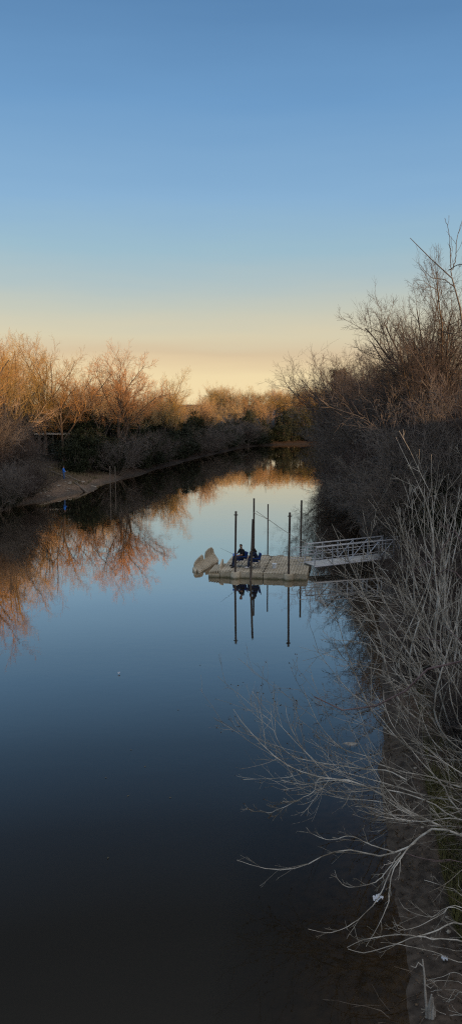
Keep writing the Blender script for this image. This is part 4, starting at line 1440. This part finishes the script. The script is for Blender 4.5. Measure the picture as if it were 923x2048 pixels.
for sx in (-1, 1):
    bm = NB()
    bm_tube(bm, [(sx * .7, -.75, 0), (sx * .7, -.25, .72)], .04, 6); bm_tube(bm, [(sx * .7, .75, 0), (sx * .7, .25, .72)], .04, 6); bm_tube(bm, [(sx * .7, -.75, .41), (sx * .7, .75, .41)], .035, 6)
    out('leg', bm, M['wood'], tb)

# timber steps and stones on the left bank
for i, (x0, y0, x1, y1) in enumerate(((98, 945, 160, 962), (104, 952, 138, 961), (150, 962, 176, 969))):
    za = .8
    a = Vector(G(x0, y0, 1.1)); b = Vector(G(x1, y1, .9))
    a.z = hz(a.x, a.y) + .08; b.z = hz(b.x, b.y) + .08
    t = empty('timber_edging', a)
    tag(t, ['long dark timber edging the path beside the person in blue', 'short timber step left of the person in blue', 'timber edging low on the sandy point'][i], 'timber')
    bm = NB(); n = 6
    bm_tube(bm, [(b - a) * (k / n) + Vector((0, 0, .02 * math.sin(k * 2.1))) for k in range(n + 1)], .13, 8); out('log', bm, M['wood'], t)
rg = np.random.RandomState(77)


def rock(loc, s, label, group, mat):
    bm = NB()
    bmesh.ops.create_icosphere(bm, subdivisions=2, radius=1)
    for v in bm.verts:
        k = 1 + .22 * math.sin(v.co.x * 5 + loc[0]) * math.cos(v.co.y * 4 + loc[1]) + rg.uniform(-.10, .10)
        v.co = Vector((v.co.x * s * k, v.co.y * s * .8 * k, v.co.z * s * .5 * k))
    o = out('rock', bm, mat, None)
    o.location = loc
    o.rotation_euler = (0, 0, rg.uniform(0, 6))
    tag(o, label, 'rock', group)


for i in range(22):
    px = rg.uniform(60, 205); Y = None
    q = None
    yy = rg.uniform(80, 93)
    x, y = bank_pt(LC, yy, rg.uniform(.1, 3.2), 1)
    rock((x, y, hz(x, y) + .02), rg.uniform(.10, .28), 'pale stone on the sandy point below the person in blue', 'stones on the left sandy point', M['stone'])
for i in range(14):
    yy = rg.uniform(12, 20)
    x, y = bank_pt(RC, yy, rg.uniform(.2, 2.2), -1)
    rock((x, y, hz(x, y) + .01), rg.uniform(.03, .08), 'small stone in the mud of the near right shore', 'stones on the near right shore', M['stone'])

# ---------------------------------------------------------------- litter and driftwood


def scrap(name, loc, size, label, cat, mat, seed):
    r2 = random.Random(seed)
    bm = NB()
    n = 7
    g0 = [[bm.verts.new(((i / n - .5) * size[0] * (1 - .5 * abs(j / n - .5)), (j / n - .5) * size[1], .02 + r2.uniform(0, size[2]))) for j in range(n + 1)] for i in range(n + 1)]
    for i in range(n):
        for j in range(n):
            if r2.random() > .08: bm.faces.new((g0[i][j], g0[i + 1][j], g0[i + 1][j + 1], g0[i][j + 1]))
    o = out(name, bm, mat, None, False)
    o.location = loc
    o.rotation_euler = (0, 0, r2.uniform(-.6, .6))
    tag(o, label, cat)


q = G(755, 1800, .02); scrap('plastic_scrap', q, (.24, .15, .07), 'crumpled pale blue plastic scrap in the shallows by the near right shore', 'litter', M['litter'], 4)
q = G(888, 1908, .25); scrap('paper_scrap', (q[0], q[1], hz(q[0], q[1]) + .02), (.12, .09, .06), 'small white paper scrap on the dark right bank', 'litter', M['litter'], 6)
q = G(238, 1348, .01); scrap('floating_scrap', q, (.09, .09, .06), 'small white scrap floating alone on open water', 'litter', M['litter'], 9)
for (px, py) in ((262, 1500), (290, 1533), (212, 1556), (256, 1592), (216, 1716), (356, 1420), (400, 1330), (340, 1595)):
    q = G(px, py, .008)
    bm = NB(); vs = [bm.verts.new(v) for v in ((-.035, 0, 0), (0, .018, .006), (.04, 0, .012), (0, -.018, .004))]; bm.faces.new(vs)
    o = out('floating_leaf', bm, M['drygrass'], None); o.location = q; o.rotation_euler = (0, 0, px * .37)
    tag(o, 'tiny pale leaf floating on the open dark water', 'leaf', 'leaves floating on open water')
q = G(700, 1487, .01)
bm = NB(); bmesh.ops.create_icosphere(bm, subdivisions=3, radius=1)
for v in bm.verts: v.co = Vector((v.co.x * .24 * (1 + .3 * math.sin(4 * v.co.y)), v.co.y * .16, v.co.z * .07))
o = out('floating_slab', bm, M['drift'], None, True); o.location = (q[0], q[1], -.045); tag(o, 'flat pale slab barely awash behind the reaching willow branches', 'slab')
q = G(530, 972, 0)
bm = NB(); bm_tube(bm, [(0, 0, -.5), (.03, 0, .3), (.05, 0, .85)], [.035, .03, .02], 6)
o = out('floating_stick', bm, M['wood'], None); o.location = q; tag(o, 'short lone stick poking up from the water far beyond the dock', 'stick')

sx0, sy0, _ = G(852, 2030, .12)
st = empty('driftwood', (sx0 + .05, sy0, hz(sx0, sy0)), .3)
tag(st, 'bleached split driftwood stump standing at the bottom right shore', 'driftwood')
bm = NB()
for (dx, dy, h_, r_) in ((0, 0, .42, .035), (.05, .03, .34, .032), (-.035, .03, .24, .028), (.085, -.01, .20, .024), (.03, -.04, .28, .026)):
    bm_tube(bm, [(dx, dy, -.08), (dx * .9, dy * .9, h_ * .5), (dx * .7 + .02, dy * .6, h_)], [r_ * 1.3, r_, r_ * .35], 7)
out('stump', bm, M['drift'], st)
q = G(846, 2000, .1)
b2 = empty('dead_branch', (q[0], q[1], hz(q[0], q[1]))); tag(b2, 'grey forked dead branch standing beside the driftwood stump', 'branch')
bm = NB(); bm_tube(bm, [(0, -.25, -.05), (.0, -.1, .2), (.02, .1, .45), (.015, .22, .62)], [.022, .02, .016, .010], 7); out('stem', bm, M['drift'], b2)
bm = NB(); bm_tube(bm, [(.01, .16, .53), (-.06, .2, .57), (-.12, .14, .52), (-.2, .16, .54)], [.012, .011, .009, .005], 6); bm_tube(bm, [(.01, .0, .33), (.1, -.03, .28), (.17, .02, .29)], [.010, .008, .004], 6); out('side_branch', bm, M['drift'], b2)

# ---------------------------------------------------------------- grass and litter
def blades(name, pts, hmin, hmax, w, lean, seed):
    rg = np.random.RandomState(seed)
    n = len(pts)
    a = rg.uniform(0, 2 * PI, n)
    d = np.stack([np.cos(a), np.sin(a), np.zeros(n)], 1)
    s = np.stack([-np.sin(a), np.cos(a), np.zeros(n)], 1) * w
    h = rg.uniform(hmin, hmax, n)[:, None]
    L_ = rg.uniform(.3, 1, n)[:, None] * lean
    up = np.array([[0, 0, 1.]])
    p1 = pts + up * h * .6 + d * L_ * h * .4
    p2 = pts + up * h * .85 + d * L_ * h * 1.1
    co = np.stack([pts - s, pts + s, p1 + s * .7, p1 - s * .7, p2 + s * .15, p2 - s * .15], 1).reshape(-1, 3)
    b = np.arange(n)[:, None] * 6
    f = np.concatenate([b + np.array([[0, 1, 2, 3]]), b + np.array([[3, 2, 4, 5]])], 0)
    return raw_mesh(name, co, f, False)


def bank_scatter(C, side, ylo, yhi, dlo, dhi, n, seed, clump=.5, pw=1.0):
    rg = np.random.RandomState(seed)
    ncl = max(8, n // 45)
    cy = rg.uniform(ylo, yhi, ncl); cd_ = dlo + (dhi - dlo) * rg.uniform(0, 1, ncl) ** pw
    k = rg.randint(0, ncl, n)
    yy = cy[k] + rg.normal(0, clump, n); dd = np.maximum(cd_[k] + rg.normal(0, clump, n), dlo)
    tx = np.interp(yy, C[:, 1], C[:, 0])
    dx = np.interp(yy + .5, C[:, 1], C[:, 0]) - np.interp(yy - .5, C[:, 1], C[:, 0])
    nl = np.sqrt(1 + dx * dx)
    x = tx - side * dd / nl; y = yy + side * dd * dx / nl
    return np.stack([x, y, height(x, y) - .01], 1)


C1 = LC[(LC[:, 1] > -60) & (LC[:, 1] < 178)]
C2 = RC[(RC[:, 1] > -60) & (RC[:, 1] < 165)]
gpts = np.vstack([bank_scatter(C2, -1, 11, 30, 1.0, 6, 14000, 5, .32), bank_scatter(C2, -1, 12.4, 19, .9, 4, 24000, 55, .25)])
o = link('grass', blades('grass', gpts, .10, .38, .007, .8, 1), M['grass']); tag(o, 'olive grass tufts on the near right bank under the willows', 'grass', kind='stuff')
gpts = bank_scatter(C2, -1, 28, 52, .8, 6, 6000, 6, .5)
o = link('bank_grass', blades('bank_grass', gpts, .15, .5, .012, .8, 2), M['grass']); tag(o, 'rough grass on the right bank around the gangway landing', 'grass', kind='stuff')
gpts = bank_scatter(C1, 1, 70, 104, 1.6, 8, 5000, 7, .7)
gpts = gpts[~((np.abs(gpts[:, 0] - sx_) < 1.3) & (np.abs(gpts[:, 1] - sy_ + 2.5) < 3.6))]
o = link('shore_grass', blades('shore_grass', gpts, .12, .5, .02, .9, 3), M['drygrass']); tag(o, 'dry pale grass along the left sandy shore', 'grass', kind='stuff')
lp = bank_scatter(C2, -1, 10.5, 34, .05, 6, 9000, 31, .7)
lp[:, 2] += .02
co, f = leaf_cloud(np.random.RandomState(8), lp, np.full(len(lp), .04), 12000, .028, .25, .55)
o = link('leaf_litter', raw_mesh('leaf_litter', co, f, False), M['litter_leaf']); tag(o, 'brown fallen leaves scattered over the near right bank', 'leaf litter', kind='stuff')
# fallen twigs on the mud
rg = np.random.RandomState(15)
tp = bank_scatter(C2, -1, 10.5, 26, -.35, 5, 620, 9, .8)
tp[:, 2] += .02
an = rg.uniform(0, 6.28, len(tp))
P, R = grow(rg, tp, np.stack([np.cos(an), np.sin(an), rg.uniform(-.02, .25, len(tp))], 1), rg.uniform(.3, 1.6, len(tp)), rg.uniform(.004, .013, len(tp)), 5, .2, (0, 0, -.05), .4)
o = link('fallen_twigs', tubes_mesh('fallen_twigs', [(P, R, 4)]), M['bark']); tag(o, 'dark fallen twigs strewn over the near right mud bank', 'twigs', kind='stuff')


# ---------------------------------------------------------------- near willows
def willow_twigs(rg, boughs, dens=1.0, r2=.0042, lean=(-.10, 0, .35), lmul=1.0, fine=(5, 2)):
    """boughs: list of (pts(n,3), r0, r1). resampled to 13 points, sprouting two more generations"""
    P = []
    for pts, r0, r1 in boughs:
        c = chain(pts, 6)
        s = np.r_[0, np.cumsum(np.linalg.norm(np.diff(c, axis=0), axis=1))]
        u = np.linspace(0, s[-1], 25)
        q = np.stack([np.interp(u, s, c[:, i]) for i in range(3)], 1)
        q[1:-1] += rg.normal(0, .004, (23, 3))
        P.append(q)
    P = np.array(P)
    r0 = np.array([b[1] for b in boughs]); r1 = np.array([b[2] for b in boughs])
    t = np.linspace(0, 1, 25)[None]
    R = r0[:, None] * (1 - t) + r1[:, None] * t
    ln = np.linalg.norm(np.diff(P, axis=1), axis=2).sum(1)
    st, d, l, r = sprout(rg, P, R, ln, max(3, int(11 * dens)), .12, .97, 36, 10, .27 * lmul, .55, .45, .4)
    r = np.maximum(r, r2)
    l = np.clip(l, .25, 2.6)
    P1, R1 = grow(rg, st, d, l, r, 7, .05, lean, .4)
    R1 = np.maximum(R1, r2 * .7)
    st, d, l2, r = sprout(rg, P1, R1, l, fine[0], .15, .95, 36, 12, .42, .6, .4, .4)
    P2, R2 = grow(rg, st, d, np.clip(l2, .08, 1.1), np.maximum(r, r2 * .75), 4, .09, lean, .5)
    R2 = np.maximum(R2, r2 * .5)
    st, d, l3, r = sprout(rg, P2, R2, l2, fine[1], .3, .95, 40, 12, .45, .7, .3, .4)
    P3, R3 = grow(rg, st, d, np.clip(l3, .05, .5), np.maximum(r, .0028), 2, .1, lean, .5)
    return (P, R, 8), (P1, R1, 5), (P2, R2, 4), (P3, np.maximum(R3, .0022), 3)


def willow(name, root, boughs, seed, label, cat='tree', group=None, dens=1.0, mats=('willow', 'willow_twig'), buds=False, r2=.0042, lean=(-.10, 0, .35), lmul=1.0, fine=(5, 2)):
    rg = np.random.RandomState(seed)
    t = empty(name, root)
    tag(t, label, cat, group)
    A0, A1, A2, A3 = willow_twigs(rg, boughs, dens, r2, lean, lmul, fine)
    off = np.array(root)

    def sh(b): return (b[0] - off, b[1], b[2])
    link('trunk', tubes_mesh('trunk', [sh(A0)]), M[mats[0]], t)
    link('crown', tubes_mesh('crown', [sh(A1), sh(A2), sh(A3)]), M[mats[1]], t)
    if buds:
        pts = np.vstack([A2[0][:, -1], A2[0][:, 2], A3[0][:, -1]]) - off
        pts = pts[rg.rand(len(pts)) < .35]
        co, f = leaf_cloud(rg, pts, np.full(len(pts), .012), len(pts), .020, 1, .6)
        tag(link('buds', raw_mesh('buds', co, f, False), M['bud'], t), kind='stuff')
    return t


def bough(px, Y0, Y1, root=None, bow=0):
    n = len(px)
    out_ = [] if root is None else [root]
    for i, (x, y) in enumerate(px):
        out_.append(A(x, y, Y0 + (Y1 - Y0) * i / (n - 1)))
    return out_


r1 = (6.9, 14.8, hz(6.9, 14.8) - .1)
m1 = (5.9, 14.6, 1.7)
w1 = [([r1, m1] + bough([(923, 1669), (875, 1650), (815, 1622), (757, 1587), (705, 1563), (643, 1555), (584, 1536), (545, 1510), (510, 1475), (480, 1440), (466, 1418)], 14.5, 16.5), .038, .0045),
      ([r1, (6.2, 15.2, 2.0)] + bough([(923, 1620), (886, 1571), (851, 1535), (812, 1488), (780, 1445), (768, 1405), (766, 1380)], 15, 16.6), .026, .004),
      ([r1, (6.1, 15.6, 1.8)] + bough([(923, 1575), (867, 1555), (812, 1545), (757, 1528), (733, 1512), (682, 1496), (635, 1445), (603, 1370)], 15.6, 17.4), .022, .004),
      (bough([(812, 1560), (772, 1541), (729, 1539), (678, 1531), (627, 1524), (584, 1512), (560, 1490), (545, 1455), (540, 1410)], 15.2, 17.0), .014, .004),
      (bough([(700, 1563), (639, 1557), (627, 1583), (591, 1602), (540, 1625), (518, 1620)], 15.3, 15.6), .012, .005),
      ([r1] + bough([(923, 1640), (866, 1642), (816, 1642), (780, 1630), (733, 1614), (709, 1613)], 14.4, 14.9), .020, .005),
      ([r1] + bough([(923, 1655), (850, 1650), (790, 1612), (740, 1600), (690, 1598), (650, 1590), (628, 1588)], 14.7, 15.6), .022, .005),
      ([r1, (5.8, 15.2, 2.0)] + bough([(923, 1600), (850, 1592), (780, 1570), (700, 1548), (640, 1530), (600, 1490), (575, 1440), (570, 1405)], 15.3, 17.2), .021, .004),
      ([r1] + bough([(923, 1640), (860, 1605), (800, 1585), (720, 1572), (660, 1560), (610, 1570), (560, 1560)], 14.9, 15.8), .022, .006)]
willow('willow_tree', r1, w1, 101, 'pale willow whose long lower boughs reach farthest left over the water', dens=1.15, buds=True, r2=.0055)
r2_ = (6.4, 13.6, hz(6.4, 13.6) - .1)
w2 = [([r2_, (5.6, 13.7, 1.5)] + bough([(923, 1672), (880, 1655), (850, 1665), (821, 1690), (791, 1705), (761, 1712), (731, 1707), (696, 1700), (650, 1710), (615, 1728), (570, 1740), (515, 1733), (473, 1720)], 13.9, 14.2), .034, .004),
      (bough([(830, 1685), (811, 1700), (781, 1740), (756, 1795), (731, 1825), (700, 1850), (660, 1866), (615, 1858)], 13.8, 12.7), .015, .0035),
      (bough([(820, 1690), (806, 1710), (786, 1740), (777, 1780), (776, 1805), (756, 1850), (731, 1893)], 13.7, 12.5), .013, .0035),
      (bough([(800, 1705), (761, 1755), (731, 1770), (691, 1773), (673, 1755), (668, 1740)], 13.8, 13.6), .011, .004),
      (bough([(790, 1705), (740, 1690), (700, 1672), (660, 1680), (625, 1668), (612, 1655)], 13.9, 14.6), .012, .004)]
willow('willow_tree', r2_, w2, 102, 'pale willow bough drooping low in fingers above the plastic scrap', dens=.5, lean=(-.25, 0, .05), lmul=.55, fine=(3, 1))
r3 = (5.2, 12.3, hz(5.2, 12.3) - .1)
w3 = [([r3] + bough([(923, 1848), (876, 1860), (836, 1873), (801, 1868), (761, 1873), (726, 1880), (693, 1895)], 12.5, 12.2), .020, .005),
      ([r3] + bough([(923, 1883), (861, 1878), (831, 1873), (786, 1890), (731, 1905), (695, 1898)], 12.2, 12.1), .018, .005),
      ([r3] + bough([(923, 1815), (880, 1830), (840, 1850), (800, 1860), (785, 1835), (783, 1830)], 12.6, 12.3), .010, .004),
      ([r3] + bough([(923, 1822), (885, 1820), (860, 1835), (810, 1818), (795, 1795)], 12.8, 12.9), .009, .004),
      ([r3] + bough([(923, 1792), (890, 1775), (865, 1765), (847, 1760)], 13, 13.2), .008, .004),
      ([r3] + bough([(923, 1925), (870, 1905), (800, 1890), (760, 1885)], 12.0, 12.1), .010, .004)]
willow('willow_sapling', r3, w3, 103, 'low pale willow sapling fanning over mud above the driftwood stump', 'sapling', dens=.5, lean=(-.15, 0, .05), lmul=.7, fine=(3, 1))
r4 = (4.3, 11.2, hz(4.3, 11.2) - .05)
w4 = [([r4] + bough([(923, 2030), (895, 2030), (870, 2020), (855, 2005)], 11.25, 11.4), .008, .003), ([r4] + bough([(923, 1985), (905, 2000), (885, 2003)], 11.4, 11.5), .008, .003),
      ([r4] + bough([(923, 1968), (880, 1962), (850, 1962)], 11.6, 11.7), .007, .003), ([r4] + bough([(923, 1985), (880, 1980), (860, 1983)], 11.6, 11.7), .006, .003), ([r4] + bough([(923, 1950), (880, 1955), (855, 1960)], 11.7, 11.8), .006, .003)]
willow('willow_sapling', r4, w4, 104, 'thin bare shoots at the bottom right corner beside the driftwood stump', 'sapling', dens=.3, lmul=.5, fine=(2, 1))
# tall tree just outside the right edge: its twigs hang into the sky, one dark branch crosses low
r5 = (6.6, 12.5, hz(6.6, 12.5) - .2)
w5 = [([r5, (6.3, 13.2, 5), (5.9, 14.0, 9)] + bough([(945, 720), (923, 637), (917, 608), (908, 575), (900, 546), (886, 535), (857, 514), (839, 496), (819, 476)], 15, 15.4), .085, .006),
      (bough([(902, 552), (900, 530), (899, 500), (896, 462), (888, 436)], 15.2, 15.6), .010, .004),
      (bough([(908, 575), (897, 566), (886, 559), (861, 555), (847, 540), (835, 525)], 15.1, 15.3), .010, .004),
      (bough([(904, 540), (910, 515), (912, 480), (923, 440)], 15.2, 15.0), .009, .004),
      (bough([(896, 540), (915, 530), (935, 528)], 15.2, 14.8), .010, .006)]
willow('tall_willow', r5, w5, 105, 'tall near tree at the right edge with sparse dark twigs against blue sky', dens=.30, mats=('bark', 'bark'), lmul=.30, fine=(1, 1))
r6 = (4.6, 8.2, hz(4.6, 8.2) - .1)
w6 = [([r6, (4.6, 8.3, 4)] + bough([(960, 1312), (923, 1322), (863, 1331), (835, 1362), (796, 1390), (749, 1412), (678, 1420), (639, 1408), (627, 1393)], 8.6, 9.2), .040, .007)]
willow('dark_sapling', r6, w6, 106, 'nearest dark purplish branch sweeping in front of the pale willows', 'branch', dens=.3, mats=('purple_bark', 'purple_bark'), lmul=.18)
r7 = (6.2, 11.0, hz(6.2, 11.0) - .1)
w7 = [([r7, (5.9, 10.9, 4)] + bough([(923, 1085), (900, 1095), (870, 1115), (845, 1138), (825, 1140)], 10.5, 10.8), .022, .006), ([r7, (5.9, 10.9, 4)] + bough([(923, 1160), (890, 1156), (860, 1158)], 10.5, 10.7), .018, .006),
      ([r7, (5.9, 10.9, 3)] + bough([(923, 1285), (880, 1283), (840, 1275)], 10.5, 10.9), .016, .005), ([r7, (5.5, 11.2, 2)] + bough([(923, 1725), (870, 1722), (835, 1715), (810, 1706)], 11.5, 11.7), .010, .005)]
willow('dark_sapling', r7, w7, 107, 'dark bare sapling whose short thick branches poke in from the right edge', 'sapling', dens=.3, mats=('purple_bark', 'purple_bark'), lmul=.25)

# upright willow thickets along the right bank, from the gangway toward the viewer
tipline = [(612, 1330), (640, 1235), (662, 1090), (700, 990), (745, 950), (795, 880), (830, 868), (880, 878), (940, 870)]
tl = chain(tipline, 5)
rw = np.random.RandomState(200)
fan = [(6.6, 19.0, 11, 'nearest upright pale willow clump at the right edge, leaning over the water'),
       (7.2, 21.5, 13, 'pale willow clump in front of the landing, with the longest shoots'),
       (7.9, 24.0, 17, 'pale willow clump between the landing and the viewer, shoots fanned left'),
       (8.2, 27.0, 19, 'pale willow clump whose shoots cross in front of the gangway'),
       (9.0, 30.5, 15, 'pale willow clump just right of the gangway shoots'),
       (9.3, 34.0, 11, 'farthest pale willow clump beside the gangway landing')]
for i, (rx, ry, n, lab) in enumerate(fan):
    rz0 = hz(rx, ry) - .1
    bl = []
    for k in range(n):
        tx, ty = tl[int(len(tl) * rw.uniform(0, 1) ** 1.65)]
        shrink = rw.uniform(.35, 1.0)
        bx, by = rw.uniform(900, 1040), rw.uniform(1270, 1560)                                       # fan centre seen from here
        px = bx + (tx - bx) * shrink + rw.normal(0, 14); py = by + (ty - by) * shrink + rw.normal(0, 14)
        Yt = ry + rw.uniform(-2.5, 1.5)
        tip = np.array(A(px, py, Yt))
        tip[2] = max(tip[2], 1.3)
        b0 = np.array([rx + rw.normal(0, .5), ry + rw.normal(0, .6), rz0])
        up = np.array([rw.normal(0, .15), rw.normal(0, .15), 1.0])
        Ls = np.linalg.norm(tip - b0)
        mid1 = b0 * .67 + tip * .33 + np.array([-.10, 0, -.05]) * Ls * rw.uniform(.1, 1.7) + rw.normal(0, .12, 3)
        mid2 = b0 * .33 + tip * .67 + np.array([-.06, 0, -.03]) * Ls * rw.uniform(.2, 1.5) + rw.normal(0, .12, 3)
        bl.append(([b0, mid1, mid2, tip], .008 + .0030 * Ls * rw.uniform(.6, 1.25), .006))
    willow('willow_clump', (rx, ry, rz0), bl, 210 + i, lab, 'willow', dens=.55, lean=(-.14, 0, .26), lmul=.95, fine=(3, 1), r2=.0085)
# dull tangle of thin bushes on the bank below the willows
for i in range(48):
    yy = 14 + 29 * rw.uniform(0, 1)
    x, y = bank_pt(RC, yy, rw.uniform(.5, 5.0) + (1.5 if yy < 17 else 0), -1)
    place([darkBush, bushC, darkBush][i % 3], used, x, y, rw.uniform(0, 6), rw.uniform(.24, .50), 'dull grey bush in the low tangle beneath the pale willows', 'low bushes beneath the pale willows')
for i in range(12):
    yy = rw.uniform(16, 46)
    x, y = bank_pt(RC, yy, rw.uniform(2.5, 8), -1)
    place([evA, evB][i % 2], used, x, y, rw.uniform(0, 6), rw.uniform(.22, .45), 'small dark evergreen shrub on the bank behind the pale willows', 'small evergreens behind the pale willows')

# prototypes never placed would sit far below ground: drop them
for o in list(bpy.data.objects):
    if o.parent is None and o.type == 'EMPTY' and o.location.z < -400:
        for ch in list(o.children): bpy.data.objects.remove(ch)
        bpy.data.objects.remove(o)
